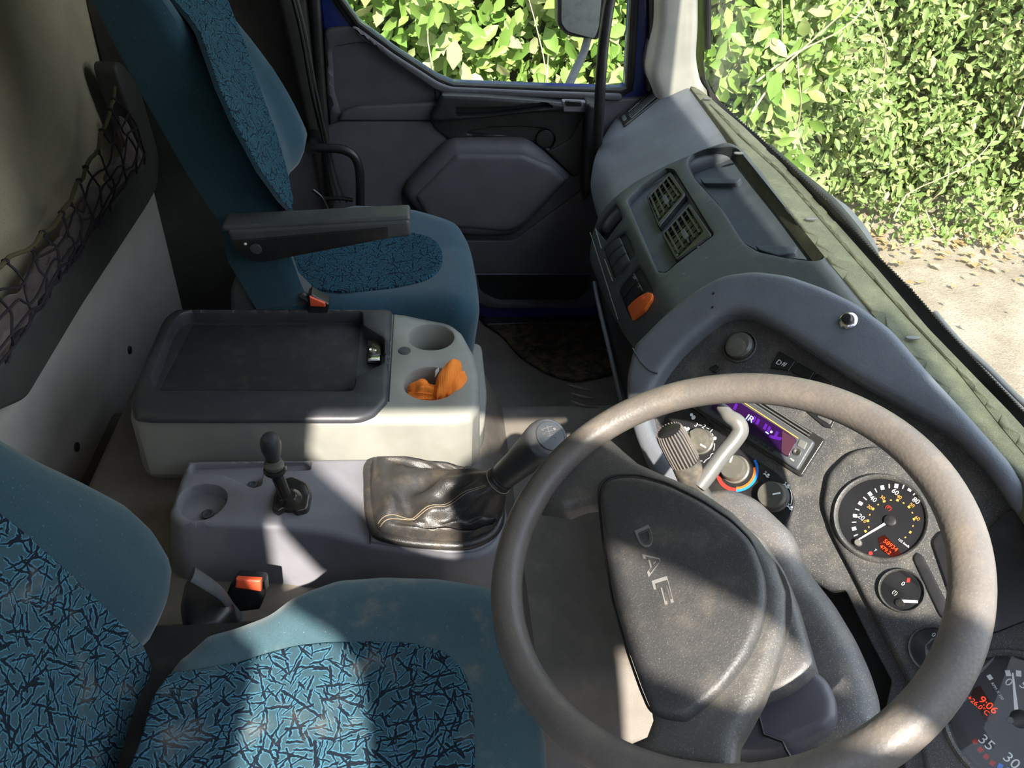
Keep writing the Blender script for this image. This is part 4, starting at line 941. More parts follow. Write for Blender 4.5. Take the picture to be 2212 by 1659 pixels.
tube('neck_stitch', [neck + kax * 0.001 + (u_ * math.cos(a) + w_ * math.sin(a)) * 0.0238 for a in np.linspace(0, 6.283, 30)[:-1]], 0.0009, MT['thread'], boot, closed=True, n=5)
kl = np.linalg.norm(kt - neck)
view = norm(CAM - kt); kn_n = norm(kax * 0.62 + view * 0.78)
def loft(name, secs, mat, parent, n=40, u0=None):
    V = []; F = []
    for (c, nn, r1, r2) in secs:
        nn = norm(nn); a_ = norm(u0 - nn * (u0 @ nn)); b_ = np.cross(nn, a_)
        for k in range(n):
            t_ = 2 * math.pi * k / n; V.append(np.array(c) + a_ * r1 * math.cos(t_) + b_ * r2 * math.sin(t_))
    for j in range(len(secs) - 1):
        for k in range(n): F.append((j * n + k, j * n + (k + 1) % n, (j + 1) * n + (k + 1) % n, (j + 1) * n + k))
    F.append(tuple(range(n))[::-1]); F.append(tuple((len(secs) - 1) * n + k for k in range(n)))
    return mkobj(name, V, F, mat, parent)
u0_ = norm(np.cross(kax, view)); kc = neck + kax * (kl - 0.028)
secs = [(neck + kax * 0.012, kax, 0.0175, 0.0175), (neck + kax * 0.016, kax, 0.022, 0.0215), (neck + kax * 0.05, kax, 0.0245, 0.024), (neck + kax * (kl - 0.045), kax, 0.0290, 0.028)]
for k, (d_, m_, r_) in enumerate(((0.012, 0.15, 0.0295), (0.022, 0.35, 0.0310), (0.030, 0.6, 0.0318), (0.036, 0.85, 0.0310), (0.040, 1.0, 0.0285), (0.0415, 1.0, 0.0265))):
    nn = norm(kax * (1 - m_) + kn_n * m_); r_ *= 1.06; secs.append((neck + kax * (kl - 0.045) + kax * d_ * 1.0 + (kn_n * 0.2 * d_), nn, r_, r_ * 0.94))
loft('knob', secs, MT['gear'], gt, u0=u0_)
fa = norm(u0_ - kn_n * (u0_ @ kn_n)); kf = Fr(secs[-1][0] + kn_n * 0.002, fa, np.cross(kn_n, fa))
cap = slab('shift_cap', kf, [(0.0245 * math.cos(a), 0.0225 * math.sin(a)) for a in np.linspace(0, 6.283, 40)[:-1]], MT['gear'], gt, f=0, th=0.004, r=0.0018, loc=True)
for p0, p1 in (((1181, 920), (1187, 941)), ((1174, 926), (1192, 921)), ((1178, 934), (1194, 930)), ((1182, 943), (1197, 939))):
    bar('shift_line', kf, p0, p1, 0.0008, MT['silver'], cap, dz=0.0)
for s_, p0, p1 in (('3', (1168, 926), (1170, 931)), ('2', (1171, 935), (1173, 940)), ('1', (1194, 925), (1196, 930)), ('R', (1197, 944), (1199, 949))):
    text('numeral', kf, s_, p0, p1, MT['silver'], cap, dz=0.0005, hgt=0.0042)

# ================================================================== CARGO NET ON THE REAR WALL
NX = FX(-0.712)
T_ = np.array([NX.uv(*p) for p in ((-60, 600), (0, 568), (60, 540), (100, 500), (140, 455), (160, 415), (182, 372), (205, 330), (225, 278), (240, 232), (250, 190))])
Bm = np.array([NX.uv(*p) for p in ((-60, 900), (0, 800), (40, 738), (85, 668), (120, 615), (150, 575), (185, 525), (220, 475), (262, 420), (300, 365), (318, 350))])
def bil(s, r):
    k = min(int(s * 10), 9); f = s * 10 - k; a = T_[k] * (1 - f) + T_[k + 1] * f; b = Bm[k] * (1 - f) + Bm[k + 1] * f
    return a * (1 - r) + b * r
t = thing('cargo_net', 'dark knotted cord net pocket stretched across the rear wall cloth', 'net', (-0.712, 1.3, 0.45))
def npt(s, r, j=0.0):
    a, b = bil(s, r); wob = 0.008 * math.sin(s * 37 + r * 11) ; bow = 0.022 * math.sin(math.pi * r)
    return NX.W(a + wob, b + 0.006 * math.sin(s * 51 + r * 17) - 0.02 * math.sin(math.pi * s) * r * (1 - r), bow)
tube('top_rope', [npt(s, 0) for s in np.linspace(0, 1, 22)], 0.0042, MT['rope'], t, n=8, sub=2)
NR = 12
for k in range(NR):
    s0 = (k + 0.5) / NR
    tube('net_cord', [npt(min(0.999, s0 + 0.10 * r * (1 - s0)), r) for r in np.linspace(0, 1, 9)], 0.0024, MT['net'], t, n=6, sub=2)
for r in (0.2, 0.42, 0.64, 0.86):
    tube('net_cord', [npt(s, r + 0.06 * math.sin(s * 31 + r * 20) ) for s in np.linspace(0, 0.97, 24)], 0.0024, MT['net'], t, n=6, sub=2)
for k in range(NR):
    s0 = (k + 0.5) / NR; blob('knot', npt(s0, 0), (0.007, 0.006, 0.006), MT['net'], t, n=(8, 6), amp=0.05)
t = thing('blanket', 'brown pink bundled blanket stuffed behind the cord net', 'blanket', (-0.76, 1.4, 0.5))
for k, s in enumerate(np.linspace(0.02, 0.98, 9)):
    a, b = bil(s, 0.90); blob('fold', FX(-0.738).W(a, b, 0.0), (0.075, 0.018, 0.032), MT['pink'], t, axis=(0, 0.75, -0.1), seed=20 + k, amp=0.2)
blob('fold', at(285, 330, x=-0.738), (0.10, 0.018, 0.026), MT['pink'], t, axis=(0, 0.25, -1), seed=41, amp=0.12)

# ================================================================== DASHBOARD
def ctext(name, fr, s, c, hgt, mat, parent=None, dz=0.0006, rot=0.0, ext=0.0002, wid=None):
    a, b = fr.uv(*c, dz); cu = bpy.data.curves.new(name, 'FONT'); cu.body = s; cu.extrude = ext; cu.resolution_u = 3
    tmp = bpy.data.objects.new('tmp', cu); COL.objects.link(tmp); bpy.context.view_layer.update()
    me0 = bpy.data.meshes.new_from_object(tmp.evaluated_get(bpy.context.evaluated_depsgraph_get()))
    V = np.array([v.co[:] for v in me0.vertices]); F = [tuple(p.vertices) for p in me0.polygons]
    bpy.data.objects.remove(tmp); bpy.data.meshes.remove(me0)
    mn, mx = V.min(0), V.max(0); V[:, :2] -= (mn[:2] + mx[:2]) / 2; k = hgt / (mx[1] - mn[1]); kx = (wid / (mx[0] - mn[0])) if wid else k
    ca, sa = math.cos(rot), math.sin(rot)
    return mkobj(name, [fr.W(a + v[0] * kx * ca - v[1] * k * sa, b + v[0] * kx * sa + v[1] * k * ca, dz + v[2]) for v in V], F, mat, parent, smooth=False)
def quadmix(q, s, t):  # q = TL, TR, BR, BL in picture points
    q = [np.array(p, float) for p in q]
    return tuple((q[0] * (1 - s) + q[1] * s) * (1 - t) + (q[3] * (1 - s) + q[2] * s) * t)
def sub(q, s0, s1, t0, t1): return [quadmix(q, s0, t0), quadmix(q, s1, t0), quadmix(q, s1, t1), quadmix(q, s0, t1)]

DA = thing('dashboard', 'blue grey and black truck dashboard running under the whole windscreen', 'dashboard', (0.6, 1.0, 0.6))
CFR = pln((0.54, 1.3, 0.703), 0, 37)
EL = pln(at(1650, 930, t=1.05), 28, 45)
E2 = EL.off(-0.03)

# demister strip under the glass
ST = FZ(0.798)
slab('demister_strip', ST, [(1491, 184, 3), (1508, 190), (1528, 204), (1562, 234), (1605, 270), (1696, 357), (1783, 451), (1899, 581), (2007, 707), (2116, 819), (2181, 885), (2266, 979), pix((0.735, 0.40, 0.798)), pix((0.735, 0.26, 0.798)), pix((0.64, 0.26, 0.798)), pix((0.645, 0.44, 0.798)), (2212, 1035), (2092, 905), (2001, 805), (1937, 728), (1921, 714), (1791, 560), (1640, 374), (1568, 282)], MT['strip'], DA, f=8, th=0.03, r=0.004, grid=0.03)
slab('strip_ridge', ST, [(1530, 218), (1599, 280), (1690, 368), (1777, 463), (1893, 593), (2001, 719), (2110, 831), (2175, 897), (2320, 1060), (2300, 1075), (2164, 914), (2074, 800), (1965, 684), (1842, 548), (1687, 370), (1600, 292)], MT['strip'], DA, f=8, th=0.004, dz=0.005, r=0.004)
for p in ((1528, 212), (1596, 330), (1752, 472), (1972, 729)):
    a, b = ST.uv(*p, 0.006); slab('strip_clip', ST, disc(a, b, 0.007, sx=1.6, sy=0.6), MT['silver'], DA, f=0, th=0.003, dz=0.007, r=0.001, loc=True)

# passenger side hump
def hB(a, b): return -0.55 * np.clip(b - 0.10, 0, 1) ** 1.5 - 1.1 * np.clip(-b - 0.11, 0, 1) ** 1.3
PBQ = [(1355, 243), (1414, 191), (1424, 204), (1364, 256)]
slab('passenger_hump', CFR.off(-0.014), [(1424, 166, 12), (1450, 160, 12), (1476, 170, 8), (1494, 188), (1535, 243), (1572, 296), (1585, 330, 10), (1530, 345), (1460, 372), (1390, 412), (1330, 462), (1300, 500), (1282, 450), (1271, 400), (1279, 345), (1296, 299), (1320, 262), (1348, 226), (1389, 189)], MT['dash'], DA, f=16, th=0.22, r=0.013, h=hB, grid=0.02, hr=0.003, seg=0.012,
     )
def frame_from(fr, q, h, up=0.0):
    P4 = [fr.W(*fr.uv(*p, 0.0, h), float(h(np.array([fr.uv(*p, 0.0, h)[0]]), np.array([fr.uv(*p, 0.0, h)[1]]))[0])) for p in q]
    O = sum(P4) / 4; a_ = norm((P4[1] - P4[0]) + (P4[2] - P4[3])); b_ = (P4[0] - P4[3]) + (P4[1] - P4[2]); b_ = norm(b_ - a_ * (b_ @ a_))
    f_ = Fr(O, a_, b_)
    return f_.off(up) if f_.N @ (CAM - O) > 0 else Fr(O, b_, a_).off(up)
BH = CFR.off(-0.014)
VQ = frame_from(BH, [(1337, 252), (1416, 184), (1436, 197), (1347, 272)], hB, 0.002)
av = slab('side_vent', VQ, [(1336, 252, 3), (1352, 238), (1415, 183, 4), (1436, 198, 4), (1422, 213), (1347, 273, 3)], MT['gloss'], DA, f=3, th=0.016, dz=0.003, r=0.002, hr=0.001, holes=[(PBQ, 3, 0.010)])
for k in range(5): bar('vane', VQ.off(-0.003), quadmix(PBQ, 0.02, (k + .5) / 5), quadmix(PBQ, 0.98, (k + .5) / 5), 0.0028, MT['black'], av, th=0.003)
slab('vent_slider', VQ.off(0.003), [(1341, 252), (1349, 246), (1354, 255), (1346, 262)], MT['dashdark'], av, f=2, th=0.005, dz=0.002, r=0.002)
DG = [(1423, 174), (1456, 170), (1474, 190), (1439, 196)]
DQ_ = frame_from(BH, DG, hB, 0.001)
g_ = slab('defrost_grille', DQ_, DG, MT['dashdark'], DA, f=3, th=0.010, dz=0.002, r=0.001)
for k in range(7):
    for j in range(2): bar('slot', DQ_.off(0.002), quadmix(DG, (k + .5) / 7, 0.12 + 0.45 * j), quadmix(DG, (k + .5) / 7, 0.42 + 0.45 * j), 0.0025, MT['black'], g_, th=0.0008)
# centre section with tray, vents and switch banks
tray_h = [(1482, 352, 14), (1492, 332, 8), (1520, 322, 10), (1590, 316, 16), (1606, 338, 8), (1690, 442), (1768, 538), (1778, 556, 8), (1762, 563, 8), (1700, 556), (1640, 543), (1606, 524, 16), (1560, 450), (1500, 385)]
vent_h = [(1353, 431, 6), (1382, 403), (1438, 363, 5), (1455, 366, 6), (1541, 507, 5), (1462, 567), (1438, 588, 6), (1420, 586, 6)]
cub_h = [(1286, 492, 3), (1329, 440, 3), (1344, 472, 3), (1309, 520, 3)]
b1q = [(1349, 500), (1371, 550), (1328, 600), (1304, 538)]
b2q = [(1379, 572), (1411, 632), (1364, 689), (1336, 626)]
def hC(a, b): return -0.9 * np.clip(-b - 0.10, 0, 1) ** 1.25 
slab('centre_section', CFR, [(1268, 560, 20), (1275, 505), (1292, 458, 16), (1322, 424), (1372, 386), (1450, 346), (1520, 316), (1572, 299, 14), (1600, 312), (1650, 372), (1700, 440), (1791, 557), (1860, 640), (1937, 727), (1930, 760), (1750, 720), (1560, 690), (1420, 780), (1378, 770), (1362, 738, 6), (1340, 712), (1310, 658), (1284, 600)], MT['dashdark'], DA, f=14, th=0.16, r=0.016, h=hC, grid=0.015, hr=0.004, seg=0.01,
     holes=[(tray_h, 8, 0.036), (vent_h, 4, 0.018), (cub_h, 3, 0.03), (b1q, 5, 0.008), (b2q, 5, 0.008)])
slab('tray_floor', CFR.off(-0.0), [p[:2] for p in tray_h], MT['tray'], DA, f=10, th=0.001, dz=-0.033, r=0, h=hC, grid=0.03)
for q in ([(1510, 384), (1575, 386), (1602, 384), (1590, 396), (1520, 396)], [(1630, 530), (1723, 532), (1718, 546), (1680, 552), (1640, 540)]):
    slab('tray_ledge', CFR, q, MT['tray'], DA, f=4, th=0.012, dz=-0.022, r=0.002, h=hC)
slab('vent_pocket', CFR, [p[:2] for p in vent_h], MT['tray'], DA, f=6, th=0.001, dz=-0.016, r=0, h=hC)
for ti, (qo, qg) in enumerate((([(1396, 424), (1447, 369), (1481, 419), (1421, 491)], [(1400, 426), (1444, 380), (1473, 421), (1422, 480)]),
               ([(1428, 506), (1488, 437), (1538, 507), (1460, 563)], [(1434, 502), (1486, 447), (1519, 500), (1463, 556)]))):
    ve = slab('air_vent', CFR, [(p[0], p[1], 6) for p in qo], MT['black'], DA, f=6, th=0.016, dz=-0.0005, r=0.003, h=hC, hr=0.001, holes=[([(p[0], p[1], 3) for p in qg], 3, 0.014)])
    for k in range(5):  # long louvres
        bar('louvre', CFR.off(-0.005), quadmix(qg, (k + 0.5) / 5, 0.03), quadmix(qg, (k + 0.5) / 5, 0.97), 0.0045, MT['black'], ve, th=0.003)
    for k in range(4): bar('vane', CFR.off(-0.009), quadmix(qg, 0.04, (k + 1) / 5), quadmix(qg, 0.96, (k + 1) / 5), 0.0025, MT['black'], ve, th=0.003)
    slab('tab', CFR.off(-0.001), sub(qg, 0.42, 0.58, 0.42, 0.72), MT['dashdark'], ve, f=2, th=0.006, r=0.001)
slab('cubby_lining', CFR, cub_h, MT['black'], DA, f=3, th=0.001, dz=-0.027, r=0, h=hC)
def hR(c0, L):
    return lambda a, b: hC(a, b) + 0.006 * np.cos(np.clip((b - c0) / L, -1, 1) * 1.5)
for bi, q in enumerate((b1q, b2q)):
    for k in range(3):
        s0, s1 = k / 3 + 0.03, (k + 1) / 3 - 0.02
        rq = sub(q, s0, s1, 0.26, 0.97)
        cc = CFR.uv(*quadmix(q, (s0 + s1) / 2, 0.55)); 
        hz = bi == 1 and k == 2
        if hz: rq = [(1397, 630, 4), (1410, 633, 4), (1408, 645, 4), (1392, 668), (1365, 690, 3), (1354, 663, 3)]
        ro = slab('hazard_switch' if hz else 'rocker_switch', CFR, rq, MT['orange'] if hz else MT['black' if bi else 'dashdark'], DA, f=3, th=0.008, dz=0.004 if hz else 0.001, r=0.002, h=hR(cc[1], 0.035), grid=0.004)
        if hz:
            ro['label'] = 'orange hazard warning switch'
            a, b = CFR.uv(1391, 641, 0.012)
            slab('warning_triangle', CFR.off(0.0115), [(a - 0.005, b - 0.004), (a + 0.005, b - 0.004), (a, b + 0.005)], MT['redp'], ro, f=0, th=0.001, r=0, loc=True)
        elif bi == 1:
            ctext('symbol', CFR.off(0.0075), 'D=' if k == 0 else '#', (1371, 600) if k == 0 else (1381, 619), 0.006, MT['greyprint'], ro)
bar('switch_rail', CFR.off(0.003), (1306, 560), (1324, 608), 0.0016, MT['silver'], DA)
bar('switch_rail', CFR.off(0.003), (1287, 495), (1299, 537), 0.0022, MT['silver'], DA)
bar('lower_seam', CFR.off(-0.012), (1275, 502), (1335, 690), 0.0014, MT['silver'], DA)
for p in ((1352, 484), (1332, 428), (1463, 551), (1508, 534), (1525, 558), (1478, 592)):
    a, b = CFR.uv(*p); slab('pin_hole', CFR, disc(a, b, 0.0022, n=10), MT['silver'], DA, f=0, th=0.0006, dz=0.0006, r=0, loc=True, h=hC)
# lower black body under the centre section
FXm = lambda x: Fr((x, 0, 0), (0, -1, 0), (0, 0, 1))
slab('lower_body', FXm(0.47), [(1278, 600), (1292, 660), (1312, 730), (1345, 866), (1440, 1000), (1480, 900), (1400, 700), (1330, 520)], MT['black'], DA, f=10, th=0.30, r=0.02)
tube('lower_trim', [at(*p, x=0.462) for p in ((1284, 610), (1294, 662), (1318, 762), (1342, 862), (1356, 905))], 0.006, MT['dash'], DA, sub=3)
slab('footwell_panel', FXm(0.56), [(1268, 430), (1278, 500), (1290, 690), (1330, 800), (1400, 700), (1330, 430)], MT['doordark'], DA, f=10, th=0.2, r=0.02)
boxes('bulkhead_lining', [((0.74, -0.05, 0.0), (0.79, 2.05, 0.70))], MT['rubber'], DA)

# driver's cowl
outer_ = [(1500, 1100), (1440, 1062), (1396, 1010), (1366, 935), (1349, 862), (1351, 800), (1367, 742, 8), (1430, 678), (1500, 622), (1560, 590), (1625, 581), (1700, 590), (1780, 618), (1850, 652), (1925, 708), (2001, 797), (2092, 895), (2212, 1030), (2330, 1180)]
inner_ = [(2400, 1330), (2300, 1220), (2212, 1130), (2131, 1010), (2060, 938), (1960, 879), (1848, 816), (1767, 765), (1685, 710), (1622, 676, 14), (1585, 671, 14), (1550, 681), (1512, 710), (1463, 754), (1425, 803), (1394, 862), (1400, 915), (1428, 968), (1480, 1025), (1530, 1065)]
slab('driver_cowl', EL, outer_ + inner_, MT['dash'], DA, f=22, th=0.13, r=0.012, seg=0.010, grid=0.012)
tube('cowl_seam', [EL.W(*EL.uv(*p), 0.0) for p in ((1366, 752), (1384, 782), (1402, 800), (1420, 807))], 0.0012, MT['dashdark'], DA)
for p in ((1541, 634), (1539, 664)):
    a, b = EL.uv(*p); slab('pin_hole', EL, disc(a, b, 0.002, n=10), MT['black'], DA, f=0, th=0.0006, dz=0.0006, r=0, loc=True)
pb_ = EL.W(*EL.uv(1832, 693), 0.0)
pbn = lathe('push_button', pb_, EL.N, [(0.0115, 0), (0.0125, 0.001), (0.0095, 0.0035), (0.007, 0.004)], MT['chrome'], DA, n=30); pbn['label'] = 'chrome push button'
lathe('button_cap', pb_ + EL.N * 0.0035, EL.N, [(0.0068, 0), (0.0068, 0.007), (0.0055, 0.0085)], MT['black'], pbn, n=24)

# recessed instrument panel
slab('instrument_panel', E2, [(1375, 850), (1400, 790), (1450, 725), (1500, 685), (1560, 650), (1640, 650), (1780, 735), (1960, 850), (2100, 945), (2260, 1120), (2420, 1300), (2480, 1800), (2000, 1830), (1950, 1640), (1906, 1562), (1926, 1470), (1880, 1385), (1826, 1274), (1792, 1277), (1700, 1220), (1560, 1120), (1420, 1010)], MT['panel'], DA, f=6, th=0.02, r=0.002, grid=0.04)
slab('column_gap_shade', E2.off(-0.06), [(1700, 1200), (1900, 1200), (2000, 1500), (1960, 1700), (1800, 1700)], MT['rubber'], DA, f=6, th=0.02, r=0.002)  # black sheet standing in for the shade beside the column
# round cap (lighter / light knob)
kO = E2.W(*E2.uv(1600, 750), 0.0)
kb = lathe('round_socket', kO, E2.N, [(0.0265, -0.002), (0.0255, 0.004), (0.0235, 0.005), (0.0225, -0.004)], MT['panel'], DA, n=40)
lathe('socket_knob', kO - E2.N * 0.002, E2.N, [(0.0215, 0), (0.0205, 0.012), (0.0165, 0.016)], MT['knob'], kb, n=36)
lathe('knob_cap', E2.W(*E2.uv(1589, 750, 0.018), 0.014), E2.N, [(0.0150, 0), (0.0148, 0.005), (0.0125, 0.006)], MT['knob'], kb, n=36)
# fog switch row
for qi, q in enumerate(([(1683, 757), (1719, 779), (1704, 800), (1663, 794)], [(1724, 782), (1760, 803), (1748, 822), (1708, 802)], [(1764, 806), (1800, 828), (1790, 846), (1752, 825)])):
    fs_ = slab('panel_switch', E2, [(p[0], p[1], 3) for p in q], MT['black'], DA, f=3, th=0.01, dz=0.004, r=0.0015)
    if qi == 0:
        p0 = E2.uv(1687, 786, 0.005)
        ctext('fog_symbol', E2.off(0.0046), 'D', (1683, 783), 0.0072, MT['white'], fs_); ctext('fog_symbol', E2.off(0.0046), '#', (1694, 787), 0.0072, MT['white'], fs_)
        bar('switch_edge', E2.off(0.004), (1717, 781), (1703, 801), 0.0012, MT['silver'], fs_)
slab('panel_switch', E2, [(1530, 795, 3), (1545, 786, 3), (1556, 795), (1545, 806)], MT['black'], DA, f=3, th=0.01, dz=0.003, r=0.0015)
slab('panel_switch', E2, [(1745, 876, 3), (1752, 866, 3), (1806, 905, 5), (1796, 925, 4), (1780, 922), (1742, 890)], MT['black'], DA, f=3, th=0.01, dz=0.003, r=0.0015)
slab('panel_switch', E2, [(1770, 890, 2), (1798, 908, 3), (1792, 917, 3), (1764, 900)], MT['panel'], DA, f=2, th=0.004, dz=0.005, r=0.001)

# heater controls
hp = slab('heater_panel', E2, [(1432, 903), (1450, 888), (1478, 878), (1500, 883, 6), (1568, 945), (1620, 985), (1680, 1022, 16), (1706, 1050, 14), (1717, 1085), (1707, 1118, 12), (1690, 1135), (1600, 1110), (1500, 1050), (1445, 1000, 14), (1428, 960)], MT['black'], DA, f=12, th=0.006, dz=0.004, r=0.0015)
H2 = E2.off(0.0045)
def knob(c, r, mat, parent, hgt=0.018, mark=None):
    a, b = H2.uv(*c, hgt * 0.6); O = H2.W(a, b, 0)
    k = lathe('dial_knob', O, H2.N, [(r * 1.12, 0), (r * 1.1, 0.002), (r, 0.003), (r * 0.97, hgt * 0.85), (r * 0.88, hgt), (r * 0.5, hgt)], mat, parent, n=44)
    if mark: bar('pointer', H2.off(hgt), mark[0], mark[1], 0.0022, MT['whitelit'], k)
    return k
knob((1509, 950), 0.0175, MT['knob'], hp, mark=((1513, 960), (1525, 967)))
knob((1583, 1010), 0.0185, MT['knob'], hp, mark=((1577, 999), (1582, 985)))
knob((1667, 1070), 0.0190, MT['knob'], hp, mark=((1669, 1068), (1686, 1065)))
for s_, c in (('3', (1504, 918)), ('2', (1521, 921)), ('1', (1536, 931)), ('0', (1538, 983)), ('1', (1523, 996)), ('2', (1503, 993))): ctext('numeral', H2, s_, c, 0.0062, MT['white'], hp)
a, b = H2.uv(1544, 947); slab('dot', H2, disc(a, b, 0.0028, n=14), MT['white'], hp, f=0, th=0.0003, dz=0.0004, r=0, loc=True)
for p, q in (((1509, 918), (1516, 919)), ((1526, 924), (1532, 927)), ((1538, 936), (1541, 941)), ((1544, 958), (1542, 973)), ((1534, 988), (1528, 992)), ((1517, 996), (1508, 995))): bar('scale_line', H2, p, q, 0.0007, MT['white'], hp, th=0.0004)
ctext('fan_symbol', H2, '*', (1483, 929), 0.0085, MT['white'], hp)
for p in ((1480, 925), (1485, 933), (1487, 926), (1479, 932)): a, b = H2.uv(*p); slab('fan_symbol', H2, disc(a, b, 0.0021, n=10, sx=1.2), MT['white'], hp, f=0, th=0.0003, dz=0.0005, r=0, loc=True)
a, b = H2.uv(1498, 902); slab('air_symbol', H2, disc(a, b, 0.0035, n=12, sx=0.9), MT['white'], hp, f=0, th=0.0003, dz=0.0004, r=0, loc=True)
a, b = H2.uv(1494, 896); slab('air_symbol', H2, disc(a, b, 0.0024, n=12), MT['white'], hp, f=0, th=0.0003, dz=0.0004, r=0, loc=True)
def arc(fr, c, r0, r1, a0, a1, mat, parent, dz=0.0005, n=26):
    a, b = fr.uv(*c); P1 = [(a + r1 * math.cos(t), b + r1 * math.sin(t)) for t in np.linspace(a0, a1, n)]; P0 = [(a + r0 * math.cos(t), b + r0 * math.sin(t)) for t in np.linspace(a1, a0, n)]
    return slab('ring_mark', fr, P1 + P0, mat, parent, f=0, th=0.0005, dz=dz, r=0, loc=True)
pi = math.pi
arc(H2, (1592, 1017), 0.0270, 0.0305, 0.40 * pi, -0.28 * pi, MT['bluep'], hp); arc(H2, (1592, 1017), 0.0235, 0.0270, 0.28 * pi, -0.28 * pi, MT['orange'], hp)
arc(H2, (1592, 1017), 0.0250, 0.0305, -0.28 * pi, -0.9 * pi, MT['redp'], hp)
for c in ((1655, 1027), (1698, 1050), (1705, 1097)):
    ctext('airflow_symbol', H2, '~', c, 0.003, MT['white'], hp, wid=0.009); a, b = H2.uv(c[0] + 5, c[1] - 1); slab('airflow_symbol', H2, disc(a, b, 0.0018, n=10), MT['white'], hp, f=0, th=0.0003, dz=0.0005, r=0, loc=True)
    ctext('airflow_symbol', H2, 'v', (c[0] - 1, c[1] - 7), 0.0028, MT['white'], hp)
arc(H2, (1667, 1075), 0.0265, 0.0272, 0.45 * pi, 0.1 * pi, MT['white'], hp)

# radio: slides out on its own
RA = thing('car_radio', 'slim car radio with a violet lit display set in the panel behind the wheel', 'radio', E2.W(*E2.uv(1640, 930), 0))
slab('cage', E2, [(1545, 806, 4), (1782, 949, 6), (1730, 1030, 6), (1490, 878, 4)], MT['gloss'], RA, f=5, th=0.01, dz=0.006, r=0.002)
slab('faceplate', E2, [(1556, 822, 4), (1760, 954, 6), (1722, 1016, 6), (1505, 880, 4)], MT['dashdark'], RA, f=6, th=0.01, dz=0.012, r=0.003)
R2 = E2.off(0.0125)
for k, off_ in enumerate((0, 6, 12)): bar('trim_line', R2, (1570 + off_ * 0.7, 836 - off_ * 0.9), (1745 + off_ * 0.7, 947 - off_ * 0.9), 0.0011, MT['silver'], RA)
ds = slab('display', R2, [(1560, 845, 4), (1700, 934), (1722, 950, 6), (1702, 988, 6), (1535, 882, 4)], MT['radiobg'], RA, f=4, th=0.002, dz=0.001, r=0.0005)
slab('display_end', R2, [(1690, 930), (1720, 950, 5), (1702, 986, 5), (1688, 977)], MT['radiored'], ds, f=2, th=0.001, dz=0.0015, r=0)
bar('edge_line', R2.off(0.001), (1580, 852), (1724, 947), 0.0012, MT['amber'], RA)
DQ = [(1589, 868), (1685, 933), (1677, 950), (1580, 886)]
for k in range(12):
    if k in (2, 3): continue
    slab('segment', R2.off(0.0015), sub(DQ, k / 12 + 0.01, (k + .78) / 12, 0.12, 0.8), MT['radiobg'] if k % 3 == 1 else MT['radiolit'], ds, f=0, th=0.0002, dz=0.0003, r=0)
text('display_letters', R2.off(0.002), 'IR', (1610, 905), (1624, 914), MT['radiotxt'], ds, dz=0.0003, hgt=0.0085)
a, b = R2.uv(1667, 934); slab('blue_dot', R2.off(0.002), disc(a, b, 0.0018, n=12), MT['radiotxt'], ds, f=0, th=0.0003, dz=0.0003, r=0, loc=True)
bar('segment', R2.off(0.002), (1654, 933), (1660, 937), 0.0016, MT['radiotxt'], ds)
slab('segment', R2.off(0.002), [(1662, 940), (1690, 945), (1686, 952), (1660, 945)], MT['radiolit'], ds, f=3, th=0.0003, dz=0.0003, r=0)
slab('end_key', R2, [(1727, 948, 4), (1745, 955, 4), (1737, 972), (1721, 962, 2)], MT['silver'], RA, f=3, th=0.002, dz=0.001, r=0.001)
jo = R2.W(*R2.uv(1722, 977), 0.0); lathe('aux_socket', jo, R2.N, [(0.0055, 0), (0.0050, 0.002), (0.003, 0.0015), (0.0028, -0.001)], MT['chrome'], RA, n=20)
text('aux_mark', R2, 'AUX', (1706, 991), (1714, 997), MT['white'], RA)
for k in range(6):
    q0 = quadmix([(1607, 928), (1675, 972), (1671, 980), (1603, 936)], k / 6 + 0.02, 0.5); q1 = quadmix([(1607, 928), (1675, 972), (1671, 980), (1603, 936)], (k + .8) / 6, 0.5)
    bar('preset_key', R2, q0, q1, 0.003, MT['black'], RA)

# gauge pod
pod = slab('gauge_pod', E2, [(1774, 1092, 20), (1786, 1020, 20), (1835, 972, 24), (1900, 958, 24), (1970, 980), (2060, 1050), (2160, 1180), (2320, 1330), (2440, 1500), (2440, 1820), (2030, 1820), (1990, 1640), (1962, 1480), (1905, 1370), (1848, 1255), (1798, 1160)], MT['panel'], DA, f=22, th=0.02, dz=0.014, r=0.008, grid=0.04, seg=0.008)
GP = E2.off(0.0145)
def gauge(name, c, r, label=None):
    a, b = GP.uv(*c); O = GP.W(a, b, 0)
    g = lathe(name, O, GP.N, [(r * 1.16, -0.001), (r * 1.14, 0.004), (r * 1.09, 0.0065), (r * 1.04, 0.005), (r * 1.0, 0.0005), (0.0008, 0.0006)], MT['panel'], DA, n=64)
    slab('dial_face', GP.off(0.0008), disc(a, b, r, n=64), MT['dial'], g, f=0, th=0.0004, dz=0.0006, r=0, loc=True)
    slab('lens', GP.off(0.005), disc(a, b, r * 1.04, n=48), MT['lens'], g, f=0, th=0.0006, r=0, loc=True)
    return g, (a, b), GP.off(0.0018)
sp, sc, SF = gauge('speedometer', (1902, 1118), 0.049)
sp['label'] = 'round speedometer dial with white and amber marks'
hub = (1923, 1125)
def tick(parent, fr, p, c, L, w, mat):
    p = np.array(p, float); d = norm(np.array(c, float) - p); bar('tick', fr, tuple(p - d * L / 2), tuple(p + d * L / 2), w, mat, parent, th=0.0003)
Z2 = lambda x, y: (1760 + x / 4.878, 960 + y / 4.878)
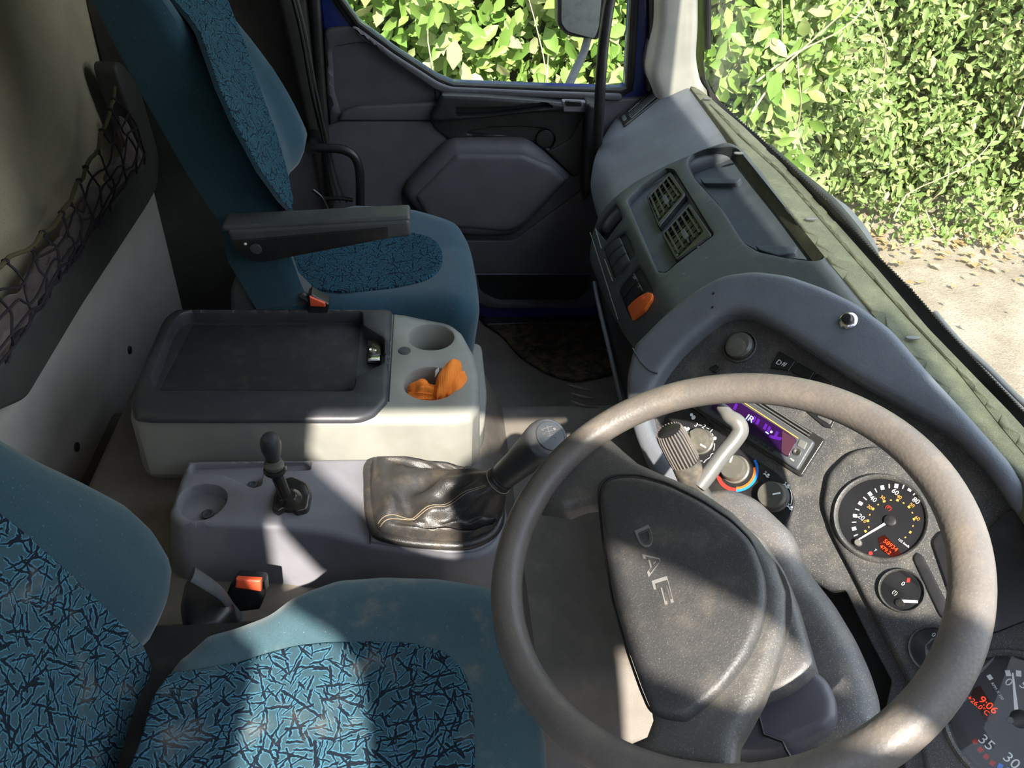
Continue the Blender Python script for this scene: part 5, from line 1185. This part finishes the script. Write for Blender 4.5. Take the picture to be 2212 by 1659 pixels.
for k, p in enumerate(((433, 957), (415, 888), (415, 820), (425, 752), (448, 687), (482, 622), (530, 570), (583, 522), (645, 485), (713, 455), (785, 440), (860, 438), (932, 448), (1003, 473), (1053, 518))):
    tick(sp, SF, Z2(*p), hub, 9, 0.0042 if k % 2 else 0.0012, MT['white'])
for k, p in enumerate(((535, 915), (570, 872), (560, 805), (580, 742), (615, 680), (668, 635), (732, 600), (802, 587), (873, 588), (936, 618), (993, 660), (1028, 720), (1045, 788), (1035, 860), (1007, 925), (955, 980))):
    tick(sp, SF, Z2(*p), hub, 4.6 if k % 2 == 0 else 2.6, 0.003 if k % 2 == 0 else 0.002, MT['amber'])
for s_, p in (('20', (490, 766)), ('40', (617, 572)), ('60', (850, 500)), ('80', (1068, 592))): ctext('numeral', SF, s_, Z2(*p), 0.0058, MT['white'], sp)
for s_, p in (('10', (522, 805)), ('20', (578, 660)), ('30', (715, 560)), ('40', (890, 553)), ('50', (1025, 640)), ('60', (1080, 778))): ctext('numeral', SF, s_, Z2(*p), 0.0042, MT['amber'], sp)
ctext('parking_symbol', SF, '(P)', Z2(777, 670), 0.0062, MT['redp'], sp)
slab('odometer_window', SF, [(1896, 1163, 3), (1912, 1155, 3), (1950, 1200), (1930, 1206), (1903, 1188)], MT['ledbg'], sp, f=2, th=0.0003, dz=0.0004, r=0)
ctext('odometer_digits', SF, '58934', Z2(800, 1062), 0.0052, MT['led'], sp, dz=0.0012); ctext('odometer_digits', SF, '479.2', Z2(745, 1108), 0.0046, MT['led'], sp, dz=0.0012)
a, b = SF.uv(*Z2(590, 1147)); slab('red_button', SF, disc(a, b, 0.0024, n=14), MT['redp'], sp, f=0, th=0.0003, dz=0.0006, r=0, loc=True)
ctext('mark', SF, 'T', Z2(638, 1115), 0.003, MT['white'], sp); ctext('mark', SF, '125 km/h', Z2(940, 1040), 0.0028, MT['white'], sp)
ndl = [Z2(738, 818), Z2(752, 842), Z2(470, 1004), Z2(448, 1000)]
slab('needle', SF.off(0.002), ndl, MT['whitelit'], sp, f=1, th=0.001, r=0.0003)
lathe('hub', SF.W(*SF.uv(*hub), 0.0), SF.N, [(0.0072, 0), (0.0068, 0.003), (0.005, 0.0036)], MT['black'], sp, n=28)
lathe('reset_pin', SF.W(*SF.uv(*Z2(460, 1040)), 0.0), SF.N, [(0.0045, 0), (0.004, 0.006), (0.003, 0.007)], MT['silver'], sp, n=20)
# small gauges
Z3 = lambda x, y: (1800 + x / 4.376, 1280 + y / 4.376)
g2, _, GF = gauge('air_gauge', (1948, 1276), 0.0225)
ctext('numeral', GF, '0', Z2(932, 1467), 0.0048, MT['white'], g2); slab('red_zone', GF, [Z2(965, 1455), Z2(975, 1405), Z2(1010, 1408), Z2(1000, 1452)], MT['redp'], g2, f=1, th=0.0003, dz=0.0004, r=0)
ctext('brake_symbol', GF, '(!)', Z2(843, 1565), 0.006, MT['white'], g2); bar('needle', GF.off(0.002), Z3(650, 80), Z3(800, 88), 0.0030, MT['whitelit'], g2)
lathe('hub', GF.W(*GF.uv(*Z3(630, 100)), 0.0), GF.N, [(0.005, 0), (0.0045, 0.003)], MT['black'], g2, n=20)
g3, _, GF3 = gauge('air_gauge', (2018, 1405), 0.0235)
ctext('numeral', GF3, '0', Z3(950, 398), 0.0048, MT['white'], g3)
# rev counter
tc, _, TF = gauge('rev_counter', (2200, 1560), 0.0640)
tc['label'] = 'round rev counter with clock display'
hubt = Z3(1765, 1195)
for p in ((1652, 762), (1752, 765)): tick(tc, TF, Z3(*p), hubt, 13, 0.0048, MT['white'])
bar('tick', TF, Z3(1465, 780), Z3(1495, 822), 0.0045, MT['white'], tc, th=0.0003)
ctext('numeral', TF, '0', Z3(1660, 845), 0.0085, MT['white'], tc); ctext('numeral', TF, '5', Z3(1800, 872), 0.0085, MT['white'], tc)
text('unit_mark', TF, 'RPM X 100', Z3(1490, 858), Z3(1592, 1018), MT['white'], tc)
slab('clock_window', TF, [Z3(1330, 900), Z3(1390, 880), Z3(1560, 1160), Z3(1550, 1210), Z3(1480, 1232), Z3(1430, 1200), Z3(1300, 960)], MT['ledbg'], tc, f=3, th=0.0003, dz=0.0004, r=0)
ctext('clock_digits', TF, '9:06', Z3(1467, 1062), 0.0078, MT['led'], tc, dz=0.0012); ctext('clock_digits', TF, '+26.0\u00b0C', Z3(1372, 1066), 0.0052, MT['led'], tc, dz=0.0012)
ctext('numeral', TF, '35', Z3(1450, 1415), 0.0105, MT['white'], tc); ctext('numeral', TF, '30', Z3(1690, 1590), 0.0105, MT['white'], tc)
for p, m_ in (((1340, 1410), 'redp'), ((1390, 1485), 'redp'), ((1445, 1550), 'redp'), ((1505, 1612), 'redp'), ((1580, 1642), 'bluep'), ((1660, 1680), 'bluep')): tick(tc, TF, Z3(*p), hubt, 11, 0.0045, MT[m_])
slab('needle', TF.off(0.002), [Z3(1686, 758), Z3(1704, 757), Z3(1758, 1165), Z3(1715, 1175)], MT['whitelit'], tc, f=2, th=0.001, r=0.0003)
lathe('hub', TF.W(*TF.uv(*hubt), 0.0), TF.N, [(0.0095, 0), (0.009, 0.004), (0.006, 0.005)], MT['black'], tc, n=28)
lathe('reset_pin', TF.W(*TF.uv(*Z3(1678, 1205)), 0.0), TF.N, [(0.0035, 0), (0.003, 0.005)], MT['silver'], tc, n=16)
# warning light strip and dark window
slab('warning_strip', GP, [(1972, 1206, 8), (1980, 1192, 8), (1992, 1198), (2060, 1330), (2050, 1350), (2030, 1330)], MT['black'], DA, f=8, th=0.004, dz=0.003, r=0.0015)
slab('warning_window', GP, [(2012, 1170, 10), (2030, 1145), (2130, 1146), (2170, 1105), (2300, 1060), (2400, 1200), (2300, 1335), (2212, 1343), (2140, 1372, 20), (2070, 1340)], MT['black'], DA, f=14, th=0.004, dz=0.004, r=0.002)

# ================================================================== STEERING COLUMN + WHEEL
th0, ph0 = 0.5353, -0.1016
nW = np.array([-math.sin(th0) * math.cos(ph0), math.sin(ph0), math.cos(th0) * math.cos(ph0)])
aW = np.array([math.cos(th0), 0, math.sin(th0)]); aW = norm(aW - nW * (aW @ nW)); bW = np.cross(nW, aW)
WF = Fr((0.2715, 0.4432, 0.8106), aW, bW)
SW = thing('steering_wheel', 'large worn black steering wheel with a grained centre pad lettered DAF', 'steering wheel', WF.O)
mid = [(1104, 1225), (1118, 1130), (1160, 1045), (1232, 975), (1320, 915), (1420, 875), (1520, 850), (1620, 841), (1720, 848), (1820, 875), (1920, 925), (2005, 1000), (2066, 1105), (2090, 1240), (2078, 1360), (2025, 1480), (1945, 1595), (1500, 1775), (1370, 1745), (1260, 1665), (1175, 1535), (1122, 1390), (1104, 1300)]
th_s = []; rr_s = []
for p in mid:
    a, b = WF.uv(*p); th_s.append(math.atan2(b, a)); rr_s.append(math.hypot(a, b))
th_s = np.array(th_s); rr_s = np.array(rr_s)
keep = np.array([i for i, p in enumerate(mid) if p[1] < 1650])
Xf = lambda t: np.stack([np.ones_like(t), np.cos(t), np.sin(t), np.cos(2 * t), np.sin(2 * t)], 1)
Areg = np.vstack([Xf(th_s[keep]), np.diag([0, 0.15, 0.15, 0.5, 0.5])]); co = np.linalg.lstsq(Areg, np.concatenate([rr_s[keep], np.zeros(5)]), rcond=None)[0]
rim_r = lambda t: float((Xf(np.array([t])) @ co)[0])
rim_pts = [WF.W(rim_r(t) * math.cos(t), rim_r(t) * math.sin(t), 0) for t in np.linspace(0, 2 * math.pi, 121)[:-1]]
tube('rim', rim_pts, 0.0178, MT['rim'], SW, closed=True, n=28, flat=0.92)
def rimp(u, v, k=1.0):
    a, b = WF.uv(u, v); t = math.atan2(b, a); r = rim_r(t) * k; return (r * math.cos(t), r * math.sin(t))
Wl = lambda pts, dz: [tuple(WF.uv(*p[:2], dz)) for p in pts]
op1r = [(1215, 1098), (1250, 1084), (1282, 1080), (1296, 1100), (1302, 1180), (1318, 1280), (1345, 1390), (1372, 1450), (1396, 1505), (1403, 1550), (1390, 1585), (1350, 1602), (1305, 1602)]
hubr = [(1585, 1600), (1606, 1564), (1640, 1501), (1669, 1427), (1691, 1352), (1692, 1268), (1669, 1204), (1632, 1151), (1579, 1098), (1500, 1045), (1431, 1018), (1373, 992), (1341, 965)]
rp1 = [rimp(1225, 1640), rimp(1300, 1705), rimp(1400, 1760), rimp(1520, 1775), rimp(1600, 1760)]
rp0 = [rimp(1300, 925), rimp(1232, 975), rimp(1175, 1030)]
hub_out = Wl(op1r, -0.006) + rp1 + [tuple(WF.uv(1580, 1659, -0.006))] + Wl(hubr, -0.006) + rp0 + [rimp(1150, 1085)]
slab('hub', WF, hub_out, MT['hub'], SW, f=0.02, th=0.030, dz=-0.002, r=0.013, loc=True, seg=0.008, grid=0.015, h=lambda a, b: -0.004 + 0 * a, bottom=True)
lathe('hub_back', WF.W(*WF.uv(1520, 1290), -0.07), WF.N, [(0.055, 0), (0.062, 0.03), (0.075, 0.05)], MT['hub'], SW, n=40)
pad = [(1293, 1066, 10), (1302, 1040, 12), (1328, 1028), (1378, 1027), (1442, 1045), (1516, 1082), (1579, 1124), (1622, 1167), (1646, 1230), (1651, 1289), (1640, 1352), (1611, 1416), (1558, 1485), (1510, 1527), (1476, 1553, 10), (1440, 1550), (1404, 1535, 12), (1383, 1485), (1357, 1411), (1325, 1299), (1304, 1177)]
def hp_(a, b):
    return 0.005 - 0.25 * (a + 0.01) ** 2 - 0.25 * (b - 0.0) ** 2
pd = slab('centre_pad', WF, pad, MT['pad'], SW, f=20, th=0.012, dz=0.004, r=0.007, grid=0.010, h=hp_)
seamp = [(p[0], p[1]) for p in pad]
sp_ = dedupe(fillet([(p[0], p[1]) for p in pad], 16)); sc_c = sp_.mean(0)
tube('pad_seam', [WF.W(*WF.uv(p[0] + (p[0] - sc_c[0]) * 0.006, p[1] + (p[1] - sc_c[1]) * 0.006, -0.004), -0.004) for p in sp_], 0.0014, MT['rubber'], SW, closed=True, n=6)
# DAF lettering: raised outline letters reading towards the viewer
for s_, p0, p1 in (('D', (1372, 1147), (1387, 1188)), ('A', (1388, 1197), (1402, 1246)), ('F', (1409, 1255), (1423, 1311))):
    L_ = text('letter', WF, s_, p0, p1, MT['emboss'], pd, dz=0.0042, hgt=0.0155, ext=0.0008, h=hp_, bold=0.02)
    q0 = (p0[0] + (p1[0] - p0[0]) * 0.14 + 5, p0[1] + (p1[1] - p0[1]) * 0.14 - 1); q1 = (p0[0] + (p1[0] - p0[0]) * 0.86 + 5, p0[1] + (p1[1] - p0[1]) * 0.86 - 1)
    text('letter_inlay', WF, s_, q0, q1, MT['pad'], L_, dz=0.0050, hgt=0.0122, ext=0.0007, h=hp_)

# column
SCo = thing('steering_column', 'dusty steering column shroud behind the wheel with two stalks', 'steering column', WF.W(0.02, 0, -0.2))
C1 = WF.off(-0.060); C0 = WF.off(-0.11)
slab('outer_shroud', C0, [(1480, 1060), (1510, 1045, 8), (1572, 1037), (1626, 1057), (1705, 1131), (1732, 1205), (1794, 1284), (1840, 1360), (1872, 1430), (1894, 1500), (1894, 1566, 12), (1840, 1598), (1760, 1626), (1640, 1628), (1560, 1626), (1450, 1500), (1400, 1300), (1420, 1150)], MT['shroud'], SCo, f=22, th=0.16, r=0.028, grid=0.02, draft=-0.02)
slab('shroud_lid', C1.off(-0.012), [(1560, 1100), (1640, 1150), (1690, 1225), (1712, 1280), (1748, 1405), (1756, 1432, 10), (1740, 1458, 10), (1700, 1487), (1646, 1507, 4), (1560, 1500), (1500, 1300)], MT['shroud'], SCo, f=18, th=0.06, r=0.010, grid=0.02)
slab('ignition_shroud', C1.off(-0.032), [(1560, 1480), (1645, 1500), (1755, 1440), (1785, 1465), (1802, 1505), (1803, 1545, 14), (1786, 1570, 12), (1704, 1610, 4), (1660, 1618), (1585, 1618), (1540, 1600)], MT['shroud2'], SCo, f=14, th=0.08, r=0.010)
tube('shroud_split', [C1.W(*C1.uv(*p, -0.030), -0.0305) for p in ((1636, 1508), (1641, 1550), (1650, 1587), (1690, 1602), (1698, 1620), (1710, 1640))], 0.0016, MT['black'], SCo, n=6)
slab('lower_bracket', C0.off(-0.03), [(1572, 1622), (1640, 1624), (1760, 1620), (1850, 1600), (1830, 1680), (1700, 1760), (1560, 1700)], MT['beige'], SCo, f=6, th=0.02, r=0.002, hr=0.001, holes=[([(1662, 1640, 8), (1690, 1628, 8), (1735, 1628, 8), (1745, 1640, 8), (1720, 1655, 8), (1680, 1655, 8)], 8, 0.01)])
tube('lock_barrel', [C0.W(*C0.uv(1716, 1650), -0.03), C0.W(*C0.uv(1722, 1690), 0.0)], 0.014, MT['black'], SCo, n=20)
slab('bracket_pin', C0.off(-0.05), [(1568, 1632), (1580, 1630), (1606, 1660), (1590, 1680)], MT['chrome'], SCo, f=2, th=0.01, r=0.001)
# ribbed stalk
i0 = at(1500, 1050, t=0.90); i1 = at(1479, 995, t=0.885); i2 = at(1447, 935, t=0.870)
ia = norm(i2 - i1)
st = tube('indicator_stalk', [at(1520, 1085, t=0.90), i0, (i0 + i1) / 2, i1], [0.013, 0.0145, 0.0165, 0.0172], MT['ribbed'], SCo, n=30, sub=3)
st['label'] = 'ribbed indicator stalk'
Li = np.linalg.norm(i2 - i1)
lathe('ribbed_grip', i1 - ia * 0.002, ia, [(0.0168, 0), (0.0170, 0.001), (0.0164, Li * 0.9), (0.0150, Li + 0.004), (0.010, Li + 0.007)], MT['black'], st, n=40)
ru = norm(np.cross(ia, (0, 0, 1))); rw = np.cross(ia, ru)
for k in range(26):
    a_ = 2 * math.pi * k / 26; q = ru * math.cos(a_) + rw * math.sin(a_)
    tube('rib', [i1 + q * 0.0168, i1 + ia * Li * 0.5 + q * 0.0168, i1 + ia * Li * 0.9 + q * 0.0164, i1 + ia * (Li + 0.004) + q * 0.0148], [0.0011, 0.0012, 0.0012, 0.0008], MT['rim'], st, n=6)
# bent lever
bl = [at(*p, t=t_) for p, t_ in (((1510, 1052), 0.885), ((1528, 1028), 0.885), ((1560, 984), 0.885), ((1588, 950), 0.885), ((1599, 930), 0.885), ((1593, 912), 0.885), ((1576, 900), 0.89), ((1566, 888), 0.895), ((1556, 878), 0.90))]
bs = tube('bent_lever', bl, [0.0085, 0.0095, 0.0095, 0.0095, 0.0098, 0.0095, 0.0085, 0.0072, 0.0055], MT['silver'], SCo, n=22, sub=5)
bs['label'] = 'bent silver grey lever'
